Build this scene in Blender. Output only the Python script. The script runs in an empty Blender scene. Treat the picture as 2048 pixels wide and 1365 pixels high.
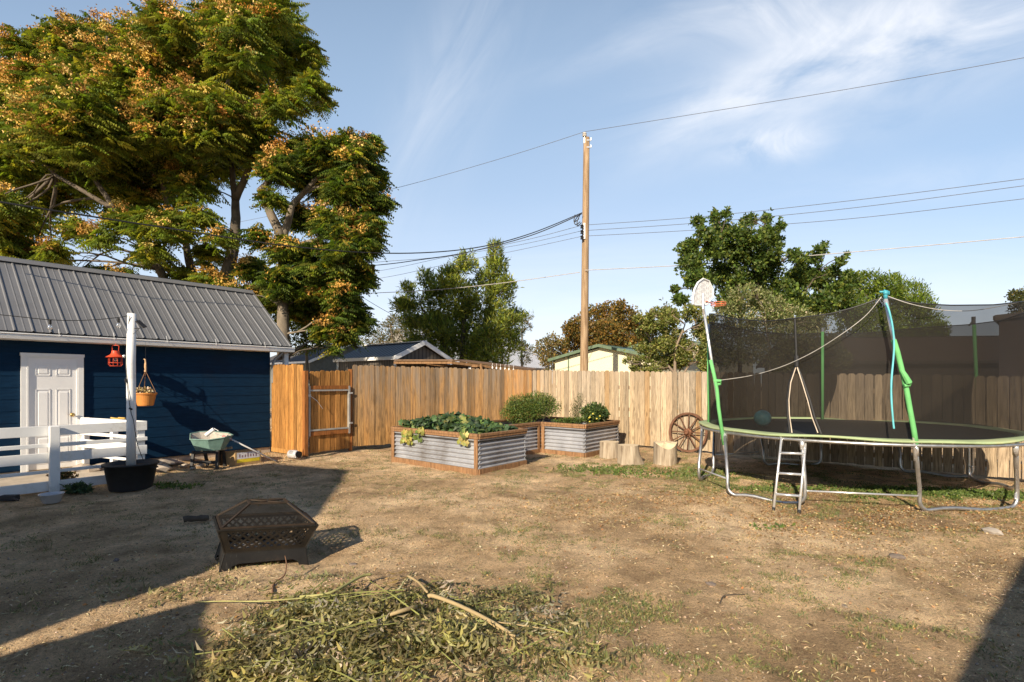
import bpy, math, random
import numpy as np
from mathutils import Vector, Matrix
random.seed(7); rng = np.random.default_rng(7)
sc = bpy.context.scene

# ---------------------------------------------------------------- camera, sky, sun
F_PX, HY, CAM_H = 1050.0, 766.0, 1.6          # focal length and horizon in photo pixels, eye height
SUN_EL, SUN_D = math.radians(27), Vector((0.40, 0.917, 0))   # SUN_D: the way light travels over the ground
cam = bpy.data.cameras.new('camera'); cam_o = bpy.data.objects.new('camera', cam)
sc.collection.objects.link(cam_o); sc.camera = cam_o
cam_o.location = (0, 0, CAM_H); cam_o.rotation_euler = (math.radians(90), 0, 0)
cam.sensor_width = 36; cam.lens = 36*F_PX/2048; cam.shift_y = (HY-682.5)/2048
cam.clip_end = 3000
sc.view_settings.view_transform = 'Standard'; sc.view_settings.look = 'None'
sc.view_settings.exposure = 0.72; sc.view_settings.gamma = 1
sc.cycles.max_bounces = 6; sc.cycles.diffuse_bounces = 3; sc.cycles.transparent_max_bounces = 12

world = bpy.data.worlds.new('World'); sc.world = world; world.use_nodes = True
W = world.node_tree; W.nodes.clear()
def wn(t, **kw):
    n = W.nodes.new(t)
    for k, v in kw.items(): setattr(n, k, v)
    return n
def wm(op, a, b=None, c=None):
    n = wn('ShaderNodeMath', operation=op)
    for i, v in enumerate((a, b, c)):
        if v is None: continue
        if isinstance(v, (int, float)): n.inputs[i].default_value = v
        else: W.links.new(v, n.inputs[i])
    return n.outputs[0]
sky = wn('ShaderNodeTexSky', sky_type='NISHITA'); sky.sun_disc = False
sky.sun_elevation = SUN_EL; sky.sun_rotation = math.atan2(-SUN_D.x, -SUN_D.y) % (2*math.pi)
sky.air_density = 0.9; sky.dust_density = 0.35; sky.ozone_density = 1.0; sky.altitude = 700
tc = wn('ShaderNodeTexCoord'); sep = wn('ShaderNodeSeparateXYZ'); W.links.new(tc.outputs['Generated'], sep.inputs[0])
zc = wm('MAXIMUM', sep.outputs['Z'], 0.03)
yc = wm('MAXIMUM', sep.outputs['Y'], 0.05)
su, sv = wm('DIVIDE', sep.outputs['X'], yc), wm('DIVIDE', zc, yc)     # bearing and height of a cloud in the northern sky
comb = wn('ShaderNodeCombineXYZ'); W.links.new(su, comb.inputs[0]); W.links.new(sv, comb.inputs[1])
def streak(u0, v0, ang, lu, lv, k, seed, sx=1.2, sy=5.0):
    ca, sa = math.cos(ang), math.sin(ang)
    du, dv = wm('SUBTRACT', su, u0), wm('SUBTRACT', sv, v0)
    a = wm('ADD', wm('MULTIPLY', du, ca), wm('MULTIPLY', dv, sa))
    b = wm('SUBTRACT', wm('MULTIPLY', dv, ca), wm('MULTIPLY', du, sa))
    r = wm('ADD', wm('POWER', wm('ABSOLUTE', wm('DIVIDE', a, lu)), 2), wm('POWER', wm('ABSOLUTE', wm('DIVIDE', b, lv)), 2))
    g = wm('EXPONENT', wm('MULTIPLY', r, -1.0))
    cb = wn('ShaderNodeCombineXYZ'); W.links.new(a, cb.inputs[0]); W.links.new(b, cb.inputs[1]); cb.inputs[2].default_value = seed
    mp = wn('ShaderNodeMapping'); mp.inputs['Scale'].default_value = (sx, sy, 1); W.links.new(cb.outputs[0], mp.inputs[0])
    nz = wn('ShaderNodeTexNoise'); nz.inputs['Scale'].default_value = 2.2; nz.inputs['Detail'].default_value = 9
    nz.inputs['Roughness'].default_value = 0.58; nz.inputs['Distortion'].default_value = 0.9
    W.links.new(mp.outputs[0], nz.inputs['Vector'])
    t = wm('MULTIPLY', wm('SUBTRACT', nz.outputs['Fac'], 0.30), 2.6)
    cl = wn('ShaderNodeClamp'); W.links.new(t, cl.inputs[0])
    return wm('MULTIPLY', wm('MULTIPLY', g, cl.outputs[0]), k)
def uv(px, py): return (px-1024)/F_PX, (HY-py)/F_PX
parts = []
for (px, py, ang, lu, lv, k, sd, sx, sy) in [
        (1840, 70, 0.30, .42, .10, .80, 1, 1.3, 3.5), (1560, 155, 0.52, .26, .05, .62, 2, 1.5, 4.5),
        (1390, 225, 0.62, .12, .03, .65, 3, 2, 5), (1545, 290, 0.15, .09, .035, .85, 4, 3, 5),
        (1700, 250, .25, .25, .06, .18, 9, 1.6, 4), (1600, 20, 0.1, .25, .07, .65, 5, 2, 3),
        (910, 150, 1.15, .28, .075, .30, 6, 1.3, 5), (1250, 90, .35, .20, .03, .22, 7, 2, 5),
        (1950, 350, .1, .35, .04, .2, 8, 1.5, 5), (1500, 600, 0.02, 1.6, .12, .22, 10, .7, 6)]:
    u0, v0 = uv(px, py); parts.append(streak(u0, v0, ang, lu, lv, k, sd*3.7, sx, sy))
tot = parts[0]
for p_ in parts[1:]: tot = wm('ADD', tot, p_)
cl = wn('ShaderNodeClamp'); W.links.new(tot, cl.inputs[0]); cl.inputs['Max'].default_value = 0.9
def soft(center, lv, k): return wm('MULTIPLY', wm('EXPONENT', wm('MULTIPLY', wm('POWER', wm('ABSOLUTE', wm('DIVIDE', wm('SUBTRACT', sv, center), lv)), 2), -1.0)), k)
north = wn('ShaderNodeClamp'); W.links.new(wm('MULTIPLY', sep.outputs['Y'], 2.5), north.inputs[0])      # thin high veil over the northern sky
veil = wn('ShaderNodeMix', data_type='RGBA'); W.links.new(wm('MULTIPLY', soft(.42, .60, .50), north.outputs[0]), veil.inputs[0])
W.links.new(sky.outputs[0], veil.inputs[6]); veil.inputs[7].default_value = (4.0, 5.4, 7.1, 1)
mixc = wn('ShaderNodeMix', data_type='RGBA'); W.links.new(wm('MINIMUM', wm('ADD', cl.outputs[0], wm('MULTIPLY', soft(.0, .24, .60), north.outputs[0])), .9), mixc.inputs[0])
W.links.new(veil.outputs[2], mixc.inputs[6]); mixc.inputs[7].default_value = (7.1, 7.2, 7.5, 1)
bg = wn('ShaderNodeBackground'); bg.inputs['Strength'].default_value = 0.092
wo = wn('ShaderNodeOutputWorld'); W.links.new(mixc.outputs[2], bg.inputs[0]); W.links.new(bg.outputs[0], wo.inputs[0])

sun = bpy.data.lights.new('sun', 'SUN'); sun_o = bpy.data.objects.new('sun', sun); sc.collection.objects.link(sun_o)
sun.energy = 4.9; sun.angle = math.radians(0.55); sun.color = (1.0, 0.86, 0.66)
ld = Vector((SUN_D.x, SUN_D.y, -math.tan(SUN_EL))).normalized()
sun_o.rotation_euler = ld.to_track_quat('-Z', 'Y').to_euler()

# ---------------------------------------------------------------- places
g2 = Vector((0.621, 0.784, 0)); p2 = Vector((0.784, -0.621, 0)); UP = Vector((0, 0, 1))
def P(px, py, Y): return Vector(((px-1024)/F_PX*Y, Y, CAM_H-(py-HY)/F_PX*Y))
def G(px, py, z=0.0):
    Y = (CAM_H-z)*F_PX/(py-HY); return Vector(((px-1024)/F_PX*Y, Y, z))
def on_ray(A, d, px):          # point A + s*d seen at column px
    k = (px-1024)/F_PX; s = (k*A.y-A.x)/(d.x-k*d.y); return A+d*s

# ---------------------------------------------------------------- noise and mesh helpers
_L = rng.random((256, 256))
def vnoise(x, y):
    xi, yi = np.floor(x).astype(int), np.floor(y).astype(int); fx, fy = x-xi, y-yi
    fx, fy = fx*fx*(3-2*fx), fy*fy*(3-2*fy)
    a = _L[xi % 256, yi % 256]; b = _L[(xi+1) % 256, yi % 256]; c = _L[xi % 256, (yi+1) % 256]; d = _L[(xi+1) % 256, (yi+1) % 256]
    return (a*(1-fx)+b*fx)*(1-fy)+(c*(1-fx)+d*fx)*fy
def fbm(x, y, o=4):
    s, a, t = 0, 1, 0
    for i in range(o): s = s+a*vnoise(x*2**i+17*i, y*2**i+31*i); t += a; a *= .5
    return s/t
def gz(x, y):
    x = np.asarray(x, float); y = np.asarray(y, float)
    near = np.exp(-((x/14)**2+((y-6)/14)**2)**2)
    h = (fbm(x*.7, y*.7, 3)-.5)*.07*near+(fbm(x*4, y*4, 5)-.5)*.055*near
    h = h-.075*np.exp(-(((x+1.65)/.45)**2+((y-4.9)/.5)**2))
    h = h+.07*np.exp(-(((x-4.6)/.7)**2+((y-5.3)/.35)**2))
    return h-.004
def GZ(v): return Vector((v.x, v.y, float(gz(v.x, v.y))))

COL = sc.collection
def link(o, parent=None):
    COL.objects.link(o)
    if parent: o.parent = parent
    return o
def tag(o, label=None, cat=None, group=None, kind=None):
    for k, v in (('label', label), ('category', cat), ('group', group), ('kind', kind)):
        if v: o[k] = v
    return o
def thing(name, label, cat, loc, group=None):
    o = bpy.data.objects.new(name, None); link(o); o.location = loc; o.empty_display_size = .1
    return tag(o, label, cat, group)
def origin_of(parent):
    v = Vector((0, 0, 0))
    while parent is not None: v += parent.location; parent = parent.parent
    return v
TINTED = ('cedar_board', 'weathered_board', 'pale_board', 'leaf', 'pebble')
class MB:
    def __init__(s): s.v = []; s.f = []; s.c = []; s.col = (1, 1, 1)
    def add(s, vs, fs):
        n = len(s.v); s.v += [Vector(v) for v in vs]; s.f += [[i+n for i in f] for f in fs]; s.c += [s.col]*len(vs); return s
    def hexa(s, b, t):             # bottom ring, top ring of 4
        return s.add(list(b)+list(t), [(3, 2, 1, 0), (4, 5, 6, 7), (0, 1, 5, 4), (1, 2, 6, 5), (2, 3, 7, 6), (3, 0, 4, 7)])
    def slab(s, A, ux, uy, uz):    # corner and three edge vectors
        A, ux, uy, uz = Vector(A), Vector(ux), Vector(uy), Vector(uz)
        return s.hexa([A, A+ux, A+ux+uy, A+uy], [A+uz, A+ux+uz, A+ux+uy+uz, A+uy+uz])
    def beam(s, A, B, w, h, up=UP):      # box section from A to B
        A, B = Vector(A), Vector(B); d = (B-A).normalized(); sd = d.cross(up)
        sd = sd.normalized() if sd.length > 1e-4 else Vector((1, 0, 0)); u = sd.cross(d).normalized()
        a, b = sd*w/2, u*h/2
        return s.hexa([A-a-b, A+a-b, A+a+b, A-a+b], [B-a-b, B+a-b, B+a+b, B-a+b])
    def tube(s, pts, r, n=8, cap=True):
        pts = [Vector(q) for q in pts]; rs = r if isinstance(r, (list, tuple)) else [r]*len(pts)
        vs = []; fs = []; pu = None
        for i, q in enumerate(pts):
            d = (pts[min(i+1, len(pts)-1)]-pts[max(i-1, 0)]).normalized()
            if pu is None: pu = d.orthogonal().normalized()
            u = (pu-d*pu.dot(d)); u = u.normalized() if u.length > 1e-5 else d.orthogonal().normalized(); pu = u
            w = d.cross(u)
            for k in range(n):
                a = 2*math.pi*k/n; vs.append(q+(u*math.cos(a)+w*math.sin(a))*rs[i])
        for i in range(len(pts)-1):
            for k in range(n): fs.append((i*n+k, i*n+(k+1) % n, (i+1)*n+(k+1) % n, (i+1)*n+k))
        if cap: fs.append(tuple(range(n))[::-1]); fs.append(tuple((len(pts)-1)*n+k for k in range(n)))
        return s.add(vs, fs)
    def lathe(s, C, prof, n=24, axis=UP, jit=0, cap=True):
        C = Vector(C); ax = Vector(axis).normalized(); u = ax.orthogonal().normalized(); w = ax.cross(u); vs = []; fs = []
        for (r, z) in prof:
            for k in range(n):
                a = 2*math.pi*k/n; rr = r*(1+(random.random()-.5)*jit); vs.append(C+ax*z+(u*math.cos(a)+w*math.sin(a))*rr)
        for i in range(len(prof)-1):
            for k in range(n): fs.append((i*n+k, i*n+(k+1) % n, (i+1)*n+(k+1) % n, (i+1)*n+k))
        if cap: fs.append(tuple(range(n))[::-1]); fs.append(tuple((len(prof)-1)*n+k for k in range(n)))
        return s.add(vs, fs)
    def poly(s, pts, thick):       # flat outline given thickness vector
        n = len(pts); pts = [Vector(q) for q in pts]; t = Vector(thick)
        return s.add(pts+[q+t for q in pts], [tuple(range(n))[::-1], tuple(range(n, 2*n))]+[(i, (i+1) % n, n+(i+1) % n, n+i) for i in range(n)])
    def build(s, name, m, parent=None, loc=None, smooth=False, bevel=0):
        o0 = origin_of(parent) if parent else (Vector(loc) if loc is not None else (s.v[0].copy() if s.v else Vector()))
        me = bpy.data.meshes.new(name); me.from_pydata([tuple(v-o0) for v in s.v], [], s.f)
        if m.name.startswith(TINTED):
            at = me.attributes.new('tint', 'FLOAT_COLOR', 'POINT'); at.data.foreach_set('color', np.array([(*c, 1) for c in s.c], dtype=np.float32).ravel())
        me.materials.append(m); me.update()
        if smooth: me.shade_smooth()
        o = bpy.data.objects.new(name, me); link(o, parent)
        if not parent: o.location = o0
        if bevel:
            b = o.modifiers.new('bevel', 'BEVEL'); b.width = bevel; b.segments = 2; b.limit_method = 'ANGLE'
        return o
def np_mesh(name, verts, faces, m, parent=None, loc=None, cols=None, smooth=False):
    o0 = origin_of(parent) if parent else (Vector(loc) if loc is not None else Vector())
    verts = (np.asarray(verts)-np.array(o0)).astype(np.float32); faces = np.asarray(faces, dtype=np.int32); k = faces.shape[1]
    me = bpy.data.meshes.new(name); me.vertices.add(len(verts)); me.vertices.foreach_set('co', verts.ravel())
    me.loops.add(faces.size); me.loops.foreach_set('vertex_index', faces.ravel())
    me.polygons.add(len(faces)); me.polygons.foreach_set('loop_start', np.arange(0, faces.size, k, dtype=np.int32))
    me.polygons.foreach_set('loop_total', np.full(len(faces), k, dtype=np.int32)) if hasattr(me.polygons[0], 'loop_total') and False else None
    if cols is not None:
        at = me.attributes.new('tint', 'FLOAT_COLOR', 'POINT'); c4 = np.ones((len(verts), 4), np.float32); c4[:, :3] = cols
        at.data.foreach_set('color', c4.ravel())
    me.materials.append(m); me.update(calc_edges=True); me.validate()
    if smooth: me.shade_smooth()
    o = bpy.data.objects.new(name, me); link(o, parent)
    if not parent: o.location = o0
    return o

# ---------------------------------------------------------------- materials
def lin(r, g, b):
    return tuple(((c/255)/12.92 if c/255 <= .04045 else ((c/255+.055)/1.055)**2.4) for c in (r, g, b))
class NT:
    def __init__(s, name):
        s.m = bpy.data.materials.new(name); s.m.use_nodes = True; s.t = s.m.node_tree; s.b = s.t.nodes['Principled BSDF']; s.out = s.t.nodes['Material Output']
        s.tc = s.t.nodes.new('ShaderNodeTexCoord')
    def n(s, t, **kw):
        nd = s.t.nodes.new(t)
        for k, v in kw.items(): setattr(nd, k, v)
        return nd
    def l(s, a, b): s.t.links.new(a, b)
    def noise(s, scale, detail=5, rough=.55, dist=0, coord='Object', stretch=(1, 1, 1)):
        mp = s.n('ShaderNodeMapping'); mp.inputs['Scale'].default_value = stretch; s.l(s.tc.outputs[coord], mp.inputs[0])
        nz = s.n('ShaderNodeTexNoise'); nz.inputs['Scale'].default_value = scale; nz.inputs['Detail'].default_value = detail
        nz.inputs['Roughness'].default_value = rough; nz.inputs['Distortion'].default_value = dist; s.l(mp.outputs[0], nz.inputs['Vector']); return nz.outputs['Fac']
    def ramp(s, fac, stops):
        r = s.n('ShaderNodeValToRGB'); s.l(fac, r.inputs[0]); e = r.color_ramp.elements
        while len(e) < len(stops): e.new(.5)
        for i, (p, c) in enumerate(stops):
            e[i].position = p; e[i].color = (*c, 1) if len(c) == 3 else c
        return r.outputs[0]
    def mix(s, fac, a, b, mode='MIX'):
        m = s.n('ShaderNodeMix', data_type='RGBA', blend_type=mode)
        for i, v in ((0, fac), (6, a), (7, b)):
            if isinstance(v, (int, float)): m.inputs[i].default_value = v
            elif isinstance(v, tuple): m.inputs[i].default_value = (*v, 1) if len(v) == 3 else v
            else: s.l(v, m.inputs[i])
        return m.outputs[2]
    def math(s, op, a, b=None):
        m = s.n('ShaderNodeMath', operation=op)
        for i, v in enumerate((a, b)):
            if v is None: continue
            if isinstance(v, (int, float)): m.inputs[i].default_value = v
            else: s.l(v, m.inputs[i])
        return m.outputs[0]
    def bump(s, h, strength=.3, dist=.01):
        b = s.n('ShaderNodeBump'); b.inputs['Strength'].default_value = strength; b.inputs['Distance'].default_value = dist
        s.l(h, b.inputs['Height']); s.l(b.outputs[0], s.b.inputs['Normal'])
    def tint(s):
        a = s.n('ShaderNodeAttribute'); a.attribute_name = 'tint'; return a.outputs['Color']
    def set(s, color=None, rough=.6, metal=0, spec=.5):
        if color is not None:
            if isinstance(color, tuple): s.b.inputs['Base Color'].default_value = (*color, 1)
            else: s.l(color, s.b.inputs['Base Color'])
        if isinstance(rough, (int, float)): s.b.inputs['Roughness'].default_value = rough
        else: s.l(rough, s.b.inputs['Roughness'])
        s.b.inputs['Metallic'].default_value = metal; s.b.inputs['Specular IOR Level'].default_value = spec; return s.m
def simple(name, c, rough=.6, metal=0, var=.25, scale=6, bump=.1, spec=.4, dirt=None, stretch=(1, 1, 1)):
    t = NT(name); nz = t.noise(scale, 6, .6, stretch=stretch)
    dk = tuple(x*(1-var) for x in c); lt = tuple(min(1, x*(1+var*.6)) for x in c)
    col = t.ramp(nz, [(.3, dk), (.7, lt)])
    if dirt:
        d = t.noise(scale*.4, 8, .7); col = t.mix(t.ramp(d, [(.52, (0, 0, 0)), (.68, (1, 1, 1))]), col, dirt)
    if bump: t.bump(t.noise(scale*8, 5, .6, stretch=stretch), bump, .01)
    return t.set(col, rough, metal, spec)
def wood(name, c, grain=.35, knots=True, tinted=True, gray_top=None, ztop=(1.2, 2.0), rough=.8):
    t = NT(name)
    g1 = t.noise(9, 6, .62, .6, stretch=(3.2, 3.2, .22)); g2_ = t.noise(30, 5, .6, 1.0, stretch=(3, 3, .12))
    dk = tuple(x*(1-grain) for x in c); lt = tuple(min(1, x*(1+grain*.55)) for x in c)
    col = t.ramp(g1, [(.30, dk), (.50, c), (.68, lt)])
    col = t.mix(.85, col, t.ramp(g2_, [(.36, (.42, .38, .33)), (.52, (1, 1, 1)), (.66, (1.22, 1.2, 1.15))]), 'MULTIPLY')
    if knots:
        vo = t.n('ShaderNodeTexVoronoi'); mp = t.n('ShaderNodeMapping'); mp.inputs['Scale'].default_value = (5.5, 5.5, 2.0)
        t.l(t.tc.outputs['Object'], mp.inputs[0]); t.l(mp.outputs[0], vo.inputs['Vector']); vo.inputs['Scale'].default_value = 1.0
        k = t.ramp(vo.outputs['Distance'], [(.0, (1, 1, 1)), (.10, (.75, .75, .75)), (.15, (0, 0, 0))])
        col = t.mix(t.math('MULTIPLY', k, .62), col, tuple(x*.30 for x in c))
    if gray_top:
        sp = t.n('ShaderNodeSeparateXYZ'); t.l(t.tc.outputs['Object'], sp.inputs[0])
        mr = t.n('ShaderNodeMapRange'); t.l(sp.outputs[2], mr.inputs[0]); mr.inputs[1].default_value, mr.inputs[2].default_value = ztop
        fz = t.math('MULTIPLY', mr.outputs[0], t.ramp(t.noise(2.5, 4, stretch=(5, 5, .6)), [(.35, (.25, .25, .25)), (.6, (1, 1, 1))]))
        col = t.mix(fz, col, t.mix(.6, gray_top, t.ramp(g1, [(.3, (.55, .55, .55)), (.7, (1, 1, 1))]), 'MULTIPLY'))
    if tinted: col = t.mix(1.0, col, t.tint(), 'MULTIPLY')
    t.bump(t.math('ADD', g1, g2_), .35, .004)
    return t.set(col, rough, 0, .25)
def foliage_mat(name, trans=.42, rough=.5, spec=.35):
    t = NT(name); col = t.mix(.5, t.tint(), t.ramp(t.noise(3, 3), [(.3, (.95, .95, .95)), (.7, (1.6, 1.6, 1.6))]), 'MULTIPLY')
    t.set(col, rough, 0, spec)
    tr = t.n('ShaderNodeBsdfTranslucent'); t.l(t.mix(1.0, col, (1.25, 1.3, .6), 'MULTIPLY'), tr.inputs['Color'])
    ms = t.n('ShaderNodeMixShader'); ms.inputs[0].default_value = trans; t.l(t.b.outputs[0], ms.inputs[1]); t.l(tr.outputs[0], ms.inputs[2]); t.l(ms.outputs[0], t.out.inputs[0])
    return t.m
def net_mat(name, c, alpha, fine=900):
    t = NT(name); t.set(c, .7, 0, .2)
    wv = t.n('ShaderNodeTexWave'); wv.wave_type = 'BANDS'; wv.bands_direction = 'Z'; wv.inputs['Scale'].default_value = fine/30; wv.inputs['Distortion'].default_value = .6
    t.l(t.tc.outputs['Object'], wv.inputs['Vector'])
    nz = t.noise(1.4, 3); f = t.math('ADD', alpha-.06, t.math('MULTIPLY', nz, .10)); f = t.math('ADD', f, t.math('MULTIPLY', wv.outputs['Fac'], .05))
    tr = t.n('ShaderNodeBsdfTransparent'); ms = t.n('ShaderNodeMixShader'); t.l(f, ms.inputs[0]); t.l(tr.outputs[0], ms.inputs[1]); t.l(t.b.outputs[0], ms.inputs[2]); t.l(ms.outputs[0], t.out.inputs[0])
    return t.m
LEAF = foliage_mat('leaf'); GRASSM = foliage_mat('grass_blade', .2, .7, .15); DRYM = foliage_mat('dry_leaf', .12, .8, .1)
BARK = simple('bark', (.20, .165, .125), .9, 0, .5, 5, .7, .2, stretch=(1, 1, .35)); BARKD = simple('dark_bark', (.10, .08, .06), .9, 0, .4, 6, .6, .2)
WHITE = simple('white_paint', (.78, .78, .77), .5, 0, .06, 4, .08, .4, dirt=(.55, .52, .46)); WHITEV = simple('white_trim', (.74, .74, .73), .5, 0, .05, 3, .03)
STEEL = simple('galvanised_tube', (.50, .50, .50), .38, .85, .25, 14, .08, .5); CHROME = simple('bright_tube', (.72, .72, .72), .3, .7, .12, 12, .03)
BLACK = simple('black_plastic', (.018, .018, .02), .55, 0, .3, 8, .1); RUBBER = simple('black_rubber', (.02, .02, .02), .8)
CEDAR = wood('cedar_board', (.42, .215, .065), .50); CEDAR_RED = wood('stained_timber', (.30, .115, .032), .35, True, False); CEDAR_RAIL = wood('bed_timber', (.27, .15, .075), .42, True, False)
TANW = wood('weathered_board', (.38, .225, .09), .60, gray_top=(.30, .235, .175), ztop=(.3, 1.8)); PALEW = wood('pale_board', (.415, .335, .24), .42, gray_top=(.40, .325, .25), ztop=(1.0, 2.0))
CONC = simple('concrete', (.42, .36, .29), .9, 0, .25, 5, .4, .2)

# ---------------------------------------------------------------- ground
def grid_axis(lo, hi, step, far):
    a = np.arange(lo, hi, step); k = np.cumsum(step*1.22**np.arange(1, 60)); k = k[k < far]
    return np.concatenate([(lo-k)[::-1], a, hi+k])
xs = grid_axis(-8, 11, .055, 900); ys = grid_axis(1.6, 13.5, .05, 1400)
X, Y = np.meshgrid(xs, ys, indexing='ij'); Zg = gz(X, Y)
nx, ny = X.shape; idx = np.arange(nx*ny).reshape(nx, ny)
fq = np.stack([idx[:-1, :-1], idx[1:, :-1], idx[1:, 1:], idx[:-1, 1:]], -1).reshape(-1, 4)
t = NT('dirt')
n1 = t.noise(.55, 6, .6, .3); n2 = t.noise(3.2, 7, .65, .4); n3 = t.noise(46, 7, .75); n4 = t.noise(150, 4, .7)
dirt = t.ramp(n1, [(.36, (.38, .275, .17)), (.48, (.60, .44, .275)), (.62, (.82, .64, .43))])
dirt = t.mix(.75, dirt, t.ramp(n2, [(.30, (.45, .40, .35)), (.48, (.95, .93, .9)), (.66, (1.35, 1.32, 1.25))]), 'MULTIPLY')
dirt = t.mix(.8, dirt, t.ramp(n3, [(.30, (.38, .34, .30)), (.46, (1.05, 1.02, 1.0)), (.66, (1.45, 1.42, 1.36))]), 'MULTIPLY')
dirt = t.mix(.6, dirt, t.ramp(n4, [(.34, (.25, .21, .17)), (.46, (1.05, 1.02, .98)), (.64, (1.5, 1.45, 1.36))]), 'MULTIPLY')
gp = t.ramp(t.noise(1.1, 7, .72, .5), [(.55, (0, 0, 0)), (.72, (.5, .5, .5))])
dirt = t.mix(gp, dirt, (.19, .16, .085))
# pale crumbled stones and dark bits
vo = t.n('ShaderNodeTexVoronoi'); vo.inputs['Scale'].default_value = 34; t.l(t.tc.outputs['Object'], vo.inputs['Vector'])
st = t.ramp(vo.outputs['Distance'], [(.0, (1, 1, 1)), (.10, (1, 1, 1)), (.14, (0, 0, 0))])
sel = t.ramp(t.noise(7, 3), [(.56, (0, 0, 0)), (.6, (1, 1, 1))])
dirt = t.mix(t.math('MULTIPLY', t.math('MULTIPLY', st, sel), .7), dirt, (.52, .44, .35))
t.bump(t.math('ADD', t.math('MULTIPLY', n3, 1.3), t.math('ADD', t.math('MULTIPLY', n4, .5), n2)), 1.0, .05)
GROUND_M = t.set(dirt, .95, 0, .1)
ground = np_mesh('ground', np.stack([X, Y, Zg], -1).reshape(-1, 3), fq, GROUND_M, smooth=True); tag(ground, kind='structure')

# ---------------------------------------------------------------- foliage helpers
def unit(a): return a/np.maximum(np.linalg.norm(a, axis=-1, keepdims=True), 1e-9)
def pal(n, cols, w=None, jit=.22):
    cols = np.array(cols); k = rng.choice(len(cols), n, p=None if w is None else np.array(w)/sum(w))
    return cols[k]*(1+rng.normal(0, jit, (n, 1)))*(1+rng.normal(0, .06, (n, 3)))
def leaves(name, pos, d, s, ln, wd, col, m, parent=None, loc=None, fold=.15):
    pos, d, s = map(np.asarray, (pos, d, s)); n = len(pos); ln = np.broadcast_to(ln, n)[:, None]; wd = np.broadcast_to(wd, n)[:, None]
    nm = np.cross(d, s)
    V = np.stack([pos, pos+d*ln*.45+s*wd*.5+nm*ln*fold, pos+d*ln-nm*ln*fold*.6, pos+d*ln*.45-s*wd*.5+nm*ln*fold], 1).reshape(-1, 3)
    return np_mesh(name, V, np.arange(4*n).reshape(-1, 4), m, parent, loc, np.repeat(np.clip(col, .003, .95), 4, 0))
def clump_points(cl, n, shell=.55, depth=.75):
    """cl rows: px, py, Y, radius px. Points spread in each clump's volume, thicker toward its skin."""
    cl = np.array(cl, float); w = cl[:, 3]**2; k = rng.choice(len(cl), n, p=w/w.sum()); c = cl[k]
    R = c[:, 3]/F_PX*c[:, 2]; u = unit(rng.normal(size=(n, 3))); r = rng.random(n)**(1/3)*(1-shell)+shell*rng.random(n)**.35
    r = np.clip(r*(.8+.45*rng.random(n)), 0, 1.25)[:, None]
    C = np.stack([(c[:, 0]-1024)/F_PX*c[:, 2], c[:, 2], CAM_H-(c[:, 1]-HY)/F_PX*c[:, 2]], 1)
    return C+u*r*R[:, None]*np.array([1, depth*1.2, .9]), u, C, R
def crown(name, cl, n, size, width, cols, w, m, parent, up=.3, droop=0, jit=.25, out=.7, **kw):
    pos, u, C, R = clump_points(cl, n, **kw)
    d = unit(u*out+rng.normal(size=(n, 3))*.7+np.array([0, 0, up-droop])); s = unit(np.cross(d, rng.normal(size=(n, 3))))
    return leaves(name, pos, d, s, size*(.6+.8*rng.random(n)), width*(.6+.8*rng.random(n)), pal(n, cols, w, jit), m, parent)
def pinnate(name, cl, n, L, pairs, cols, w, m, parent, ll=.17, lw=.05, **kw):
    pos, u, C, R = clump_points(cl, n, **kw)
    az = unit(np.stack([u[:, 0]+rng.normal(0, .5, n), u[:, 1]+rng.normal(0, .5, n), np.zeros(n)], 1))
    th = rng.normal(.05, .35, n)[:, None]; D = unit(az+np.array([0, 0, 1])*th)
    Ls = (L*(.65+.6*rng.random(n)))[:, None]; S = unit(np.cross(D, np.array([0, 0, 1.0])+rng.normal(0, .3, (n, 3))))
    base = pos-D*Ls*.4; bc = pal(n, cols, w, .28); PO, DD, SS, CC, LL, WW = [], [], [], [], [], []
    for i in range(pairs):
        tt = (i+1)/(pairs+.5); q = base+D*Ls*tt+np.array([0, 0, -1])*Ls*.42*tt*tt
        for sg in (1, -1):
            dd = unit(S*sg+D*.45+np.array([0, 0, -1.0])+rng.normal(0, .12, (n, 3)))
            PO.append(q); DD.append(dd); SS.append(unit(D+rng.normal(0, .15, (n, 3)))); CC.append(bc*(1+rng.normal(0, .08, (n, 1))))
            f = math.sin(math.pi*min(1, .25+tt*.7)); LL.append(np.full(n, ll*f)); WW.append(np.full(n, lw))
    return leaves(name, np.concatenate(PO), np.concatenate(DD), np.concatenate(SS), np.concatenate(LL), np.concatenate(WW), np.concatenate(CC), m, parent)
def limb(mb, A, B, r0, r1, bend=.12, n=7, sides=7, ups=0.0):
    A, B = Vector(A), Vector(B); L = (B-A).length; o = Vector((random.uniform(-1, 1), random.uniform(-1, 1), random.uniform(-.3, 1)))*bend*L; pts = []
    o2 = Vector((random.uniform(-1, 1), random.uniform(-1, 1), random.uniform(-1, 1)))*bend*.35*L
    for i in range(n):
        f = i/(n-1); pts.append(A.lerp(B, f)+o*math.sin(math.pi*f)*(1-f*.4)+o2*math.sin(2.6*math.pi*f)+Vector((0, 0, ups*L*math.sin(math.pi*f))))
    mb.tube(pts, [r0+(r1-r0)*(i/(n-1)) for i in range(n)], sides); return pts
def chain(mb, pp, rr, sides=9):     # trunk through photo points (px,py,Y)
    pts = [P(*q) if not isinstance(q, Vector) else q for q in pp]; P2, R2 = [], []
    for i in range(len(pts)-1):
        for k in range(4):
            f = k/4; P2.append(pts[i].lerp(pts[i+1], f)+Vector((random.uniform(-1, 1), random.uniform(-1, 1), 0))*rr[i]*.12); R2.append(rr[i]+(rr[i+1]-rr[i])*f)
    P2.append(pts[-1]); R2.append(rr[-1]); mb.tube(P2, R2, sides); return pts
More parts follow.
